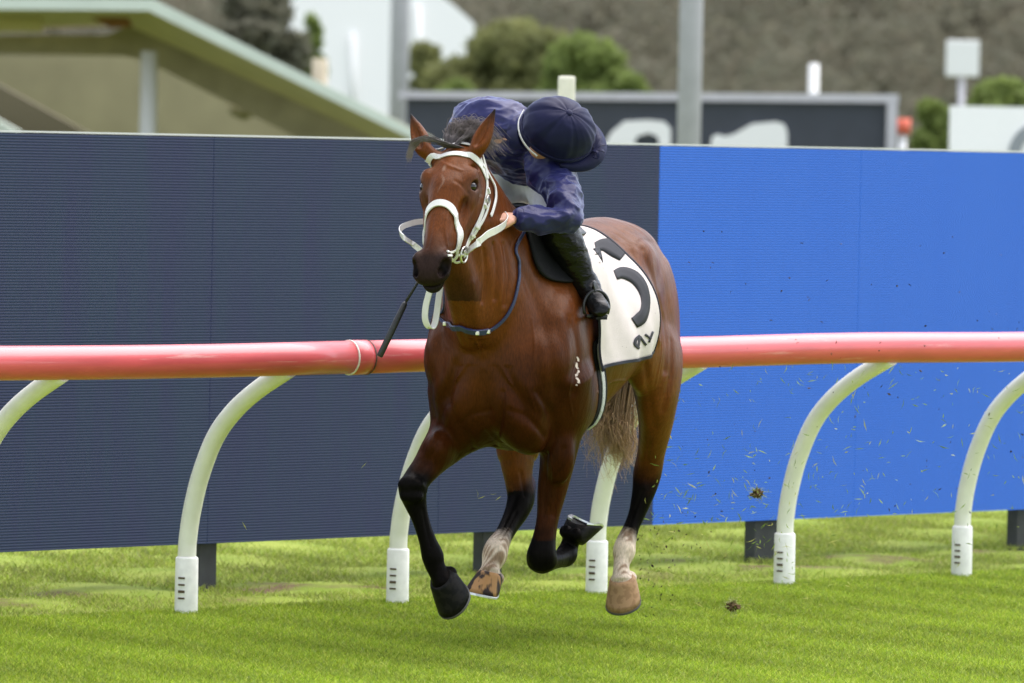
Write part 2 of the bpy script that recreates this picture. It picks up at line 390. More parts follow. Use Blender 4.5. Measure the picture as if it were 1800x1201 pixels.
for k in range(-6, 6):
    u0 = u_b + k * PW
    c = S0 + SD * (u0 + PW / 2) + SN * .02; c.z = (SZ0 + SZ1) / 2
    pm = box_mesh((0, 0, 0), PW - .0025, .10, SZ1 - SZ0, None, .002)
    po = link('screen_panel', pm, M_NAVY if k < 0 else M_BLUE, scr)
    po.matrix_parent_inverse = scr.matrix_basis.inverted()
    po.matrix_basis = Matrix.Translation(c) @ SM.to_4x4()
    if k < 0: po['label'] = 'screen panel showing plain navy'
    else: po['label'] = 'screen panel showing plain bright blue'
c = S0 + SD * u_b + SN * .015; c.z = SZ1 + .006
link('top_trim', box_mesh(c, PW * 12, .11, .008, SM), M_FRAME, scr, True)
c = S0 + SD * u_b - SN * .10; c.z = (SZ0 + SZ1) / 2
link('back_frame', box_mesh(c, PW * 12, .12, SZ1 - SZ0 - .1, SM), M_STEEL, scr, True)
for px, wd in ((357, 33), (857, 40), (1337, 52), (1792, 40), (-130, 33)):
    p = S0 + SD * s_u(px, 970)
    bm = bmesh.new(); add_box(bm, (p.x, p.y, SZ0 / 2 - .05), wd / 400 * 1.2, .07, SZ0 + .14, SM, .004)
    link('leg', bm_mesh(bm), M_STEEL, scr, True)
# ================================================================== background
M_FASCIA = mat('pale_green_fascia', (.60, .66, .57), .6, .3, var=.06, vscale=2)
M_SOFFIT = mat('tan_soffit', (.74, .63, .44), .8, .2, var=.08, vscale=3)
M_OLIVE = mat('olive_ceiling', (.29, .26, .145), .85, .2, var=.1, vscale=2)
M_BEAM = mat('grey_beam', (.42, .37, .27), .8, .2, var=.15, vscale=3)
M_GALV = mat('galvanised_pole', (.50, .49, .52), .6, .4, metal=.0, var=.06, vscale=8)
M_OFFW = mat('off_white_paint', (.80, .76, .62), .5, .4, var=.04)
M_CANVAS = mat('white_canvas', (.95, .94, .93), .7, .2, var=.02)
M_HOARD = mat('charcoal_hoarding', (.050, .056, .070), .6, .3, var=.1, vscale=3)
M_LETTER = mat('white_letter', (.82, .82, .80), .6, .3)
M_GREY = mat('grey_print', (.28, .30, .32), .6, .3)
def prism(px_pts, Y, depth, m, name, parent, flat=False):
    pts = [at_Y(x, y, Y) for x, y in px_pts]
    return link(name, extrude_poly(pts, Vector((0, depth, 0))), m, parent, True)
# --- pavilion roof on the left
YP = 62.0
pv_ = at_Y(260, 300, YP); pav = empty('pavilion', (pv_.x, pv_.y, 0))
tag(pav, 'open pavilion with olive gabled roof and pale green eaves behind the screen', 'building')
prism([(-260, -6), (268, -2), (760, 244), (760, 262), (262, 19), (-260, 14)], YP, .25, M_FASCIA, 'fascia', pav)
def sheet(q, m, name, thick=.12):                # four (px, py, Y) corners, given thickness upward
    P = [at_Y(x, y, Y) for x, y, Y in q]
    return link(name, extrude_poly(P, Vector((0, 0, thick))), m, pav, True)
sheet([(262, 19, YP + .2), (760, 262, YP + .2), (700, 262, YP + 4.0), (225, 45, YP + 4.0)], M_SOFFIT, 'soffit')
sheet([(-260, 14, YP + .2), (262, 19, YP + .2), (225, 45, YP + 4.0), (-260, 62, YP + 4.0)], M_SOFFIT, 'soffit')
prism([(-260, 62), (190, 62), (225, 44), (700, 262), (560, 262), (262, 110), (215, 98), (-260, 90)], YP + 4.0, .4, M_BEAM, 'beam', pav)
prism([(-260, 96), (215, 98), (262, 110), (580, 270), (-260, 270)], YP + 9.0, .3, M_OLIVE, 'rear_wall', pav)
prism([(-260, 40), (-10, 145), (205, 262), (110, 262), (-260, 150)], YP + 7.5, .4, mat('dark_rafter', (.12, .10, .055), .8), 'rafter', pav)
prism([(-260, 170), (-40, 190), (35, 232), (35, 262), (-260, 262)], YP + 6.5, .3, M_FASCIA, 'inner_ledge', pav)
prism([(-30, 30), (72, 32), (72, 56), (-30, 56)], YP + 2.0, .3, mat('yellow_light_cover', (.62, .55, .25), .5), 'light_cover', pav)
prism([(140, 14), (225, 32), (232, 46), (195, 50), (150, 26)], YP + 1.9, .2, mat('rust_patch', (.33, .16, .07), .9, var=.3), 'corner_bracket', pav)
pb = at_Y(260, 240, YP + 1.2); pt = at_Y(262, 106, YP + 1.2)
link('column', tube_mesh([(pb.x, pb.y, 0), (pb.x, pb.y, pt.z + .1)], .095, 16), mat('column_paint', (.62, .61, .60), .5), pav, True)
for px in (-240, 560):
    q = at_Y(px, 240, YP + 8.5); link('column', tube_mesh([(q.x, q.y, 0), (q.x, q.y, 3.0)], .095, 12), M_BEAM, pav, True)
# a lamp bowl under the roof
q = at_Y(428, 196, YP + 5); link('lamp_bowl', tube_mesh([q + Vector((0, 0, -.10)), q + Vector((0, 0, -.04)), q + Vector((0, 0, .08))], [.02, .16, .2], 14), M_OLIVE, pav, True)

# --- white marquee
YM = 120.0; q = at_Y(650, 300, YM); tent = empty('marquee', (q.x, q.y, 0))
tag(tent, 'bright white arched marquee between the pavilion and the trees', 'tent')
arc = [(500, 262), (500, 120), (508, 40), (520, -40), (600, -70), (690, -55), (760, -18), (812, 22), (838, 52), (846, 110), (848, 262)]
arc_d = [tuple(p) for p in catmull(arc, 5)]
prism(arc_d, YM, 14, M_CANVAS, 'canopy', tent)
for a, b in (((620, 60), (624, 240)), ((735, 10), (740, 240))):
    P0, P1 = at_Y(*a, YM - .05), at_Y(*b, YM - .05); link('seam_pole', tube_mesh([P0, P1], .06, 8), M_LETTER, tent, True)

# --- poles, posts and signs
def pole(name, px0, px1, ytop, Y, m, label, cat, hz=None, seg=16):
    a = at_Y((px0 + px1) / 2, 200, Y); r = (px1 - px0) / 2 * Y / FPX
    tp = at_Y((px0 + px1) / 2, ytop, Y).z if hz is None else hz
    o = empty(name, (a.x, a.y, 0)); tag(o, label, cat)
    link('shaft', tube_mesh([(a.x, a.y, -.1), (a.x, a.y, tp * .5), (a.x, a.y, tp)], [r * 1.03, r, r * .97], seg), m, o, True)
    link('base_plate', box_mesh((a.x, a.y, .015), r * 5, r * 5, .03), M_GALV, o, True)
    return o
pole('light_pole', 1191, 1232, 0, 50, M_GALV, 'thick grey steel pole rising in front of the charcoal hoarding', 'pole', 9)
pole('light_pole', 684, 717, 0, 95, M_GALV, 'grey pole in front of the white marquee', 'pole', 12)
wp = empty('square_post', (0, 0, 0)); a = at_Y(995, 200, 31); wp.location = (a.x, a.y, 0)
tag(wp, 'cream square post standing just behind the jockey, its rounded top showing', 'post')
zt = at_Y(995, 134, 31).z
link('post_body', box_mesh((a.x, a.y, zt / 2 - .05), .093, .093, zt + .1, None, .018), M_OFFW, wp, True)
q = at_Y(1430, 200, 80)
pole('marker_pole', 1420, 1438, 112, 80, M_LETTER, 'thin pale pole standing above the charcoal hoarding', 'pole')
# square sign on a thin pole
YS = 85.0; q = at_Y(1692, 103, YS); sg = empty('square_sign', (q.x, q.y, 0)); tag(sg, 'blank white square sign on a thin pole above the green shrub', 'sign')
link('sign_board', box_mesh((q.x, q.y, q.z), 58 * YS / FPX, .08, 64 * YS / FPX, None, .03), M_LETTER, sg, True)
link('sign_pole', tube_mesh([(q.x, q.y + .08, 0), (q.x, q.y + .08, q.z)], .05, 10), M_GALV, sg, True)
# dark hoarding with cropped white lettering
YH = 70.0; q = at_Y(1150, 300, YH); hb = empty('hoarding', (q.x, q.y, 0)); tag(hb, 'long charcoal hoarding with cropped white lettering and a silver frame', 'hoarding')
hz = []
prism([(715, 172), (1562, 180), (1562, 340), (715, 330)], YH, .1, M_HOARD, 'board', hb)
prism([(700, 160), (1580, 166), (1580, 181), (700, 173)], YH - .08, .15, M_GALV, 'frame_top', hb)
prism([(1560, 181), (1578, 181), (1574, 330), (1556, 330)], YH - .08, .15, M_GALV, 'frame_side', hb)
la = [(1058, 262), (1075, 232), (1098, 213), (1140, 211), (1168, 214), (1179, 226), (1179, 262), (1160, 262), (1156, 240), (1140, 234), (1120, 240), (1112, 262)]
prism(la, YH - .05, .04, M_LETTER, 'letter', hb)
lb = [(1246, 275), (1252, 240), (1262, 236), (1274, 240), (1290, 236), (1322, 218), (1362, 214), (1378, 218), (1384, 232), (1384, 275), (1340, 275), (1340, 262), (1300, 270)]
prism(lb, YH - .05, .04, M_LETTER, 'letter', hb)
for px in (760, 1000, 1300, 1540):
    q = at_Y(px, 300, YH + .2); link('support', box_mesh((q.x, q.y, 1.0), .12, .12, 2.1), M_STEEL, hb, True)
# white board on the right with grey ring
YW = 58.0; q = at_Y(1760, 300, YW); wb = empty('billboard', (q.x, q.y, 0)); tag(wb, 'white billboard with part of a grey ring at the right edge', 'billboard')
prism([(1671, 186), (1980, 192), (1980, 340), (1668, 336)], YW, .12, M_CANVAS, 'board', wb)
ring = []
cx, cy = 1838, 274
for k in range(41):
    t = 2 * math.pi * k / 40; ring.append((cx + 66 * math.cos(t), cy + 62 * math.sin(t)))
inn = [(cx + 44 * math.cos(2 * math.pi * k / 40), cy + 40 * math.sin(2 * math.pi * k / 40)) for k in range(41)]
P = [at_Y(x, y, YW - .02) for x, y in ring[:40]]; Q = [at_Y(x, y, YW - .02) for x, y in inn[:40]]
bm = bmesh.new(); vo = [bm.verts.new(p) for p in P]; vi = [bm.verts.new(p) for p in Q]
fs = [bm.faces.new((vo[k], vo[(k + 1) % 40], vi[(k + 1) % 40], vi[k])) for k in range(40)]
g = bmesh.ops.extrude_face_region(bm, geom=fs); bmesh.ops.translate(bm, verts=[v for v in g['geom'] if isinstance(v, bmesh.types.BMVert)], vec=(0, .015, 0))
link('ring', bm_mesh(bm), M_GREY, wb, True)
for px in (1690, 1900):
    q = at_Y(px, 300, YW + .2); link('support', box_mesh((q.x, q.y, .9), .1, .1, 1.9), M_STEEL, wb, True)
# small red marker beside the hoarding
q = at_Y(1587, 222, 75); mk = empty('marker_post', (q.x, q.y, 0)); tag(mk, 'small red and white marker at the end of the charcoal hoarding', 'marker')
link('marker_head', tube_mesh([q + Vector((0, 0, -.10)), q + Vector((0, 0, .10))], .10, 12), mat('red_orange', (.7, .14, .08), .6), mk, True)
link('marker_stem', tube_mesh([(q.x, q.y, 0), (q.x, q.y, q.z - .1)], .05, 10), M_LETTER, mk, True)

# --- trees, shrubs, far wood
def leaf_mat(name, c1, c2, vs=.9):
    m = mat(name, c1, .7, .15, col2=c2, vscale=vs); nt = m.node_tree; b = nt.nodes['Principled BSDF']
    tr = nt.nodes.new('ShaderNodeBsdfTranslucent'); nt.links.new(b.inputs['Base Color'].links[0].from_socket, tr.inputs['Color'])
    mx = nt.nodes.new('ShaderNodeMixShader'); mx.inputs[0].default_value = .5; nt.links.new(b.outputs[0], mx.inputs[1]); nt.links.new(tr.outputs[0], mx.inputs[2]); nt.links.new(mx.outputs[0], nt.nodes['Material Output'].inputs['Surface'])
    return m
M_LEAF = leaf_mat('green_leaf', (.22, .28, .08), (.18, .23, .065))
M_LEAF2 = leaf_mat('olive_leaf', (.25, .26, .10), (.18, .19, .075))
M_LEAF3 = leaf_mat('hazy_grey_leaf', (.185, .165, .120), (.155, .160, .108), .25)  # haze over the far wood put into the leaf colour as grey
M_BARK = mat('bark', (.12, .09, .06), .9, .2, var=.3, vscale=6)
def leaf_cloud(centres, radii, n, size):
    """n leaf quads spread through ellipsoid clumps -> vertices, faces"""
    C = np.array(centres); Rr = np.array(radii); k = nrg.integers(0, len(C), n)
    d = nrg.normal(size=(n, 3)); d /= np.linalg.norm(d, axis=1)[:, None]
    r = nrg.uniform(.45, 1.05, n) ** .6
    P = C[k] + d * r[:, None] * Rr[k]
    a = nrg.normal(size=(n, 3)); a /= np.linalg.norm(a, axis=1)[:, None]; b = np.cross(a, d + nrg.normal(size=(n, 3)) * .4); b /= np.linalg.norm(b, axis=1)[:, None] + 1e-6
    s = size * nrg.uniform(.6, 1.4, n)[:, None]
    V = np.stack([P - a * s * .5, P + b * s * .28, P + a * s * .5, P - b * s * .28], 1).reshape(-1, 3)
    F = np.arange(n * 4).reshape(-1, 4); return V, F
def tree(name, label, cat, px, py_top, w_px, Y, m, n=3500, size=.16, base=0.0, group=None, trunk_h=.45):
    b = at_Y(px, 240, Y); top = at_Y(px, py_top, Y).z; wd = w_px * Y / FPX
    o = empty(name, (b.x, b.y, 0)); tag(o, label, cat, group)
    cs, rs = [], []
    for _ in range(46):
        t = rnd.uniform(0, 1) ** .55; z = base + (top - base) * (.12 + .82 * t); rr = wd / 2 * math.sqrt(max(.05, 1 - (t * 1.0) ** 2.6))
        an = rnd.uniform(0, 6.28); q = rnd.uniform(.2, .9)
        cr = wd * rnd.uniform(.10, .19)
        cs.append((b.x + math.cos(an) * rr * q, b.y + math.sin(an) * rr * q * .8, min(z, top - cr * .8))); rs.append((cr, cr, cr * .8))
    V, F = leaf_cloud(cs, rs, int(n * 1.8), size * 1.15)
    link('crown', np_mesh(V, F, smooth=False), m, o, True)
    bm = bmesh.new(); r0 = max(.05, wd * .025)
    tube_mesh([(b.x, b.y, -.1), (b.x + .05, b.y, top * .3), (b.x, b.y, top * .62)], [r0 * 1.3, r0, r0 * .5], 8, True, bm)
    for k in range(5):
        c = cs[k]; tube_mesh([(b.x, b.y, top * (.25 + .06 * k)), ((b.x + c[0]) / 2, (b.y + c[1]) / 2, (top * .35 + c[2]) / 2), c], [r0 * .5, r0 * .35, r0 * .12], 6, True, bm)
    link('trunk', bm_mesh(bm), M_BARK, o, True)
    return o
tree('leafy_tree', 'large olive green tree left of the grey steel pole', 'tree', 885, 34, 320, 100, M_LEAF2, 9000, .2)
tree('leafy_tree', 'round green shrub just left of the grey steel pole', 'tree', 1035, 62, 260, 96, M_LEAF, 8000, .18)
tree('leafy_tree', 'pale green tree between the olive tree and the round shrub', 'tree', 955, 52, 220, 99, M_LEAF2, 6000, .2)
tree('leafy_tree', 'low green shrub directly beside the grey steel pole', 'tree', 1108, 118, 130, 93, M_LEAF, 3500, .16)
tree('leafy_tree', 'thin pale green tree in front of the marquee', 'tree', 745, 60, 120, 105, M_LEAF2, 1300, .18)
tree('leafy_tree', 'low dark shrub at the foot of the marquee', 'tree', 800, 128, 120, 90, M_LEAF, 2200, .15)
tree('leafy_tree', 'green shrub beside the white billboard', 'tree', 1645, 160, 130, 66, M_LEAF, 4000, .13)
tree('leafy_tree', 'rounded green shrub behind the white billboard', 'tree', 1765, 136, 250, 70, M_LEAF, 6500, .13)
tree('leafy_tree', 'grey green tree rising above the pavilion roof', 'tree', 440, -60, 240, 90, M_LEAF3, 3600, .2)
tree('leafy_tree', 'dark tree against the left side of the marquee', 'tree', 545, 10, 70, 100, M_LEAF, 1500, .17)
# far wooded slope: reads as one mass
def far_wood():
    cs, rs = [], []
    for row in range(15):
        Y = 300 + row * 11; z0 = row * 1.9 - 1.0
        x = -74 - row * 1.5
        while x < 76 + row * 1.5:
            r = rnd.uniform(1.5, 2.9); cs.append((x, Y + rnd.uniform(-4, 4), z0 + rnd.uniform(.8, 3.4))); rs.append((r, r, r * rnd.uniform(.9, 1.5))); x += r * .62
    V, F = leaf_cloud(cs, rs, 330000, .62)
    o = link('far_wood', np_mesh(V, F, smooth=False), M_LEAF3); tag(o, 'blurred grey green wooded slope far behind everything', 'wood', kind='stuff')
    xs = np.linspace(-220, 220, 40); ys = np.linspace(270, 620, 30); X, Yg = np.meshgrid(xs, ys); Z = (Yg - 300) * .172 - 2.2 + .5 * np.sin(X * .11) * np.sin(Yg * .07)
    V = np.stack([X.ravel(), Yg.ravel(), Z.ravel()], 1); i, j = np.meshgrid(np.arange(29), np.arange(39), indexing='ij'); a = (i * 40 + j).ravel()
    h = link('hill', np_mesh(V, np.stack([a, a + 1, a + 41, a + 40], 1)), mat('wooded_hill', (.14, .125, .085), .9, .1, var=.2, vscale=.25)); tag(h, kind='structure')
far_wood()
# ================================================================== body modelling: distance field -> one continuous skin
def smin(a, b, k):
    h = np.maximum(k - np.abs(a - b), 0) / k
    return np.minimum(a, b) - h * h * k * .25
class Field:
    def __init__(s, lo, hi, res):
        s.lo = np.array(lo, float); s.res = res
        s.n = np.ceil((np.array(hi) - s.lo) / res).astype(int) + 1
        s.a = np.full(s.n, .25, np.float32)
    def box(s, lo, hi):
        i0 = np.clip(np.floor((np.array(lo) - s.lo) / s.res).astype(int), 0, s.n - 1)
        i1 = np.clip(np.ceil((np.array(hi) - s.lo) / s.res).astype(int) + 1, 1, s.n)
        sl = tuple(slice(a, b) for a, b in zip(i0, i1))
        ax = [(s.lo[d] + s.res * np.arange(i0[d], i1[d])).astype(np.float32) for d in range(3)]
        return sl, ax[0][:, None, None], ax[1][None, :, None], ax[2][None, None, :]
    def sweep(s, st, k=.05, sub=4, side=(0, 1, 0), marg=None, capf=1.0):
        """st rows: x y z a b  (a half width along side, b half depth)"""
        st = catmull(st, sub); marg = max(.04, k * 1.05) if marg is None else marg
        rmax = st[:, 3:5].max()
        sl, X, Y, Z = s.box(st[:, :3].min(0) - rmax - marg, st[:, :3].max(0) + rmax + marg)
        shp = (X.shape[0], Y.shape[1], Z.shape[2]); D = np.full(shp, .25, np.float32)
        x0, y0, z0 = X[0, 0, 0], Y[0, 0, 0], Z[0, 0, 0]; sd0 = np.array(side, float)
        for p, q in zip(st[:-1], st[1:]):
            r = max(p[3], p[4], q[3], q[4]) + marg
            lo = np.minimum(p[:3], q[:3]) - r; hi = np.maximum(p[:3], q[:3]) + r
            i0 = np.clip(((lo - [x0, y0, z0]) / s.res).astype(int), 0, np.array(shp) - 1); i1 = np.clip(((hi - [x0, y0, z0]) / s.res).astype(int) + 2, 1, shp)
            ss = tuple(slice(a, b) for a, b in zip(i0, i1))
            x = X[ss[0]] - np.float32(p[0]); y = Y[:, ss[1]] - np.float32(p[1]); z = Z[:, :, ss[2]] - np.float32(p[2])
            ax = q[:3] - p[:3]; L = np.linalg.norm(ax) + 1e-9; ax = ax / L
            S = sd0 - ax * sd0.dot(ax); S /= np.linalg.norm(S) + 1e-9; N = np.cross(ax, S)
            ax, S, N = ax.astype(np.float32), S.astype(np.float32), N.astype(np.float32)
            w_ = x * ax[0] + y * ax[1] + z * ax[2]; t = np.clip(w_ / np.float32(L), 0, 1); wx = w_ - t * np.float32(L)
            u = x * S[0] + y * S[1] + z * S[2]; v = x * N[0] + y * N[1] + z * N[2]
            a = np.float32(p[3]) + t * np.float32(q[3] - p[3]); b = np.float32(p[4]) + t * np.float32(q[4] - p[4]); c = np.minimum(a, b) * np.float32(capf)
            u /= a; v /= b; wx /= c
            k0 = np.sqrt(u * u + v * v + wx * wx)
            k1 = np.sqrt((u / a) ** 2 + (v / b) ** 2 + (wx / c) ** 2) + np.float32(1e-5)
            D[ss] = np.minimum(D[ss], k0 * (k0 - 1) / k1)
        s.a[sl] = smin(s.a[sl], D, k)
    def trunk(s, TR, k):
        D4 = catmull([(f, (t + b) / 2, (t - b) / 2, w_) for f, t, b, w_ in TR], 8)[::-1]
        sl, X, Y, Z = s.box((TR[-1][0], -.45, .6), (TR[0][0], .45, 1.85))
        c, b, a = (np.interp(X, D4[:, 0], D4[:, i]).astype(np.float32) for i in (1, 2, 3))
        u, v = Y / a, (Z - c) / b; k0 = np.sqrt(u * u + v * v); k1 = np.sqrt((u / a) ** 2 + (v / b) ** 2) + np.float32(1e-5)
        s.a[sl] = smin(s.a[sl], k0 * (k0 - 1) / k1, k)
    def ell(s, c, r, k=.04, M=None, sub=False):
        """ellipsoid; M rows are its axes"""
        c = np.array(c, float); r = np.array(r, float); m = r.max() + max(.03, k * 1.05)
        sl, X, Y, Z = s.box(c - m, c + m)
        x, y, z = X - np.float32(c[0]), Y - np.float32(c[1]), Z - np.float32(c[2])
        if M is not None:
            M = np.array(M, np.float32); x, y, z = (M[i][0] * x + M[i][1] * y + M[i][2] * z for i in range(3))
        r = r.astype(np.float32)
        k0 = np.sqrt((x / r[0]) ** 2 + (y / r[1]) ** 2 + (z / r[2]) ** 2)
        k1 = np.sqrt((x / r[0] ** 2) ** 2 + (y / r[1] ** 2) ** 2 + (z / r[2] ** 2) ** 2) + np.float32(1e-5)
        D = k0 * (k0 - 1) / k1
        if sub: s.a[sl] = -smin(-s.a[sl], D, k)
        else: s.a[sl] = smin(s.a[sl], D, k)
    def skin(s, smooth=3):
        A = s.a; I = A < 0
        c = [(i, j, k) for i in (0, 1) for j in (0, 1) for k in (0, 1)]
        n = np.array(A.shape) - 1
        sh = lambda B, o: B[o[0]:o[0] + n[0], o[1]:o[1] + n[1], o[2]:o[2] + n[2]]
        al = np.ones(n, bool); an = np.zeros(n, bool)
        for o in c: b = sh(I, o); al &= b; an |= b
        act = an & ~al; idx = np.argwhere(act)
        cid = np.full(n, -1, np.int32); cid[act] = np.arange(len(idx), dtype=np.int32)
        val = {o: A[idx[:, 0] + o[0], idx[:, 1] + o[1], idx[:, 2] + o[2]] for o in c}
        P = np.zeros((len(idx), 3)); cnt = np.zeros(len(idx))
        for o in c:
            for d in range(3):
                if o[d]: continue
                q = list(o); q[d] = 1; v0, v1 = val[o], val[tuple(q)]; mk = (v0 < 0) != (v1 < 0)
                t = np.where(mk, v0 / np.where(mk, v0 - v1, 1), 0); e = np.tile(np.array(o, float), (len(idx), 1)); e[:, d] = t
                P[mk] += e[mk]; cnt += mk
        V = s.lo + (idx + P / cnt[:, None]) * s.res
        Fs = []
        for d in range(3):
            e1, e2 = (d + 1) % 3, (d + 2) % 3
            sl0 = [slice(1, n[i]) for i in range(3)]; sl0[d] = slice(0, n[d]); sl1 = list(sl0); sl1[d] = slice(1, n[d] + 1)
            a, b = I[tuple(sl0)], I[tuple(sl1)]
            off = np.array([1, 1, 1]); off[d] = 0
            for fl, mk in ((0, a & ~b), (1, ~a & b)):
                g = np.argwhere(mk) + off
                def cell(p, q):
                    h = g.copy(); h[:, e1] -= p; h[:, e2] -= q; return cid[h[:, 0], h[:, 1], h[:, 2]]
                qd = np.stack([cell(1, 1), cell(0, 1), cell(0, 0), cell(1, 0)], 1)
                Fs.append(qd if not fl else qd[:, ::-1])
        F = np.concatenate(Fs); F = F[(F >= 0).all(1)]
        E = np.concatenate([F[:, [0, 1]], F[:, [1, 2]], F[:, [2, 3]], F[:, [3, 0]]]); E = np.concatenate([E, E[:, ::-1]])
        dg = np.bincount(E[:, 0], minlength=len(V)).clip(1)
        for it in range(smooth * 2):
            f = .5 if it % 2 == 0 else -.52
            avg = np.stack([np.bincount(E[:, 0], V[E[:, 1], i], len(V)) for i in range(3)], 1) / dg[:, None]
            V = V + f * (avg - V)
        return V, F
def mirror(st): return [(f, -l, *r) for f, l, *r in st]

# ------------------------------------------------------------------ the horse's own frame: f forward, l to its left, z up
YAW = R(70)
HF = Vector((-math.cos(YAW), -math.sin(YAW), 0)); HL = Vector((math.sin(YAW), -math.cos(YAW), 0))
_o = at_Y(925, 600, 22.6); HO = Vector((_o.x, _o.y, 0))
HM = Matrix(((HF.x, HL.x, 0, HO.x), (HF.y, HL.y, 0, HO.y), (0, 0, 1, 0), (0, 0, 0, 1)))
HI = HM.inverted()
def hp(px, py, f):
    """pixel of the photograph at forward distance f -> (f, l, z) in the horse's frame"""
    p = HI @ at_plane(px, py, HO + HF * f, HF)
    return (f, p.y, p.z)
def hs(px, py, f, a, b): return (*hp(px, py, f), a, b)
def hpx(f, l, z): return project(HM @ Vector((f, l, z)))

HR = Field((-1.5, -.46, .1), (1.14, .46, 2.12), .0055)
# trunk: f, top, bottom, half width
TR = [(.485, 1.115, 1.085, .015), (.475, 1.19, 1.0, .09), (.45, 1.26, .92, .15), (.40, 1.33, .85, .21), (.28, 1.44, .79, .268), (.14, 1.55, .765, .287), (0, 1.60, .78, .287), (-.15, 1.605, .80, .295), (-.35, 1.585, .84, .315), (-.55, 1.595, .91, .315),
      (-.75, 1.625, 1.0, .295), (-.95, 1.635, 1.08, .25), (-1.08, 1.59, 1.13, .22), (-1.17, 1.52, 1.17, .17), (-1.24, 1.42, 1.22, .11), (-1.27, 1.36, 1.29, .04)]
HR.trunk(TR, .02)
# withers and spine ridge
HR.sweep([(.30, 0, 1.53, .05, .08), (.12, 0, 1.585, .05, .07), (-.05, 0, 1.59, .05, .06), (-.3, 0, 1.57, .07, .05), (-.6, 0, 1.57, .08, .05), (-.9, 0, 1.61, .09, .05), (-1.2, 0, 1.52, .06, .05)], .10, 6, capf=.5)
# neck
NK = [(.12, 0, 1.26, .215, .36), (.25, -.012, 1.36, .20, .32), (.38, -.03, 1.49, .165, .265), (.48, -.035, 1.60, .118, .225), (.57, -.045, 1.70, .098, .190), (.64, -.05, 1.79, .085, .160), (.675, -.05, 1.85, .072, .115)]
HR.sweep(NK, .12, 10, capf=.3)
HR.sweep([(.18, 0, 1.58, .035, .04), (.35, -.015, 1.72, .035, .04), (.5, -.035, 1.83, .033, .04), (.62, -.045, 1.90, .03, .035)], .08, 3)
# windpipe ridge down the throat
HR.sweep([(.78, -.05, 1.62, .05, .05), (.70, -.05, 1.50, .055, .05), (.60, -.04, 1.36, .06, .05), (.50, -.03, 1.22, .06, .05)], .06, 3)
# jugular groove each side
# breast: two pectoral masses, centre groove
for sd_ in (1, -1):
    HR.ell((.38, sd_ * .115, 1.00), (.12, .115, .19), .06)
    HR.ell((.30, sd_ * .13, .86), (.13, .085, .10), .05)
    HR.ell((.22, sd_ * .225, 1.13), (.15, .085, .25), .07)         # shoulder
    HR.ell((.36, sd_ * .215, 1.13), (.08, .065, .10), .05)         # point of shoulder
    HR.ell((.08, sd_ * .245, .99), (.15, .075, .15), .06)          # triceps
    HR.ell((-.02, sd_ * .20, 1.36), (.20, .085, .22), .08)
    HR.ell((-.90, sd_ * .12, 1.47), (.22, .105, .15), .08)          # croup
    HR.ell((-1.06, sd_ * .145, 1.28), (.18, .11, .22), .08)          # buttock
    HR.ell((-.78, sd_ * .20, 1.51), (.06, .04, .05), .08)          # hip point
HR.ell((.515, -.005, .98), (.036, .012, .17), .055, sub=True)
HR.ell((.45, .0, .78), (.07, .014, .05), .05, sub=True)
for sd_ in (1, -1):
    HR.ell((.492, sd_ * .185, .93), (.030, .012, .11), .06, M=[(1, 0, 0), (0, .85, .53 * sd_), (0, -.53 * sd_, .85)], sub=True)
# left foreleg: forearm upright, cannon folded back
LF = [hs(1000, 660, .22, .085, .13), hs(995, 715, .18, .088, .125), hs(986, 765, .15, .078, .105), hs(979, 815, .15, .066, .082), hs(970, 865, .16, .056, .064), hs(963, 910, .175, .043, .050), hs(957, 945, .19, .045, .050), hs(952, 975, .20, .058, .056), hs(953, 988, .185, .058, .052)]
HR.sweep(LF, .04, 8, capf=.5)
LF2 = [hs(953, 986, .18, .050, .050), hs(962, 986, .10, .040, .044), hs(976, 984, .0, .031, .036), hs(987, 981, -.08, .032, .038), hs(995, 976, -.135, .042, .046), hs(999, 966, -.16, .038, .04), hs(1003, 952, -.165, .034, .036), hs(1008, 942, -.165, .040, .042)]
HR.sweep(LF2, .025, 6, capf=.7)
# right foreleg: reaching forward
RF = [hs(800, 690, .26, .09, .14), hs(800, 735, .25, .092, .13), hs(790, 768, .31, .082, .105), hs(768, 797, .41, .066, .078), hs(748, 823, .49, .055, .060), hs(733, 843, .54, .052, .054), hs(726, 860, .565, .056, .056), hs(729, 880, .56, .046, .048), hs(736, 903, .55, .035, .040), hs(744, 928, .54, .031, .037),
      hs(752, 952, .53, .033, .039), hs(760, 976, .52, .042, .046), hs(764, 992, .515, .038, .042), hs(771, 1008, .51, .036, .039), hs(779, 1022, .505, .042, .044)]
HR.sweep(RF, .04, 8, capf=.5)
# left hind
LH = [(-.93, .11, 1.40, .13, .25), (-.99, .15, 1.22, .125, .235), hs(1148, 630, -.98, .115, .185), hs(1155, 690, -.97, .088, .135), hs(1153, 745, -1.02, .069, .095), hs(1145, 795, -1.09, .057, .070), hs(1138, 832, -1.12, .057, .072), hs(1131, 866, -1.10, .046, .058), hs(1120, 902, -1.07, .034, .043), hs(1110, 927, -1.04, .031, .039),
      hs(1101, 952, -1.01, .040, .046), hs(1097, 970, -.99, .046, .050), hs(1093, 990, -.96, .033, .038), hs(1092, 1006, -.94, .034, .038), hs(1093, 1020, -.93, .043, .046)]
HR.sweep(LH, .05, 10, capf=.4)
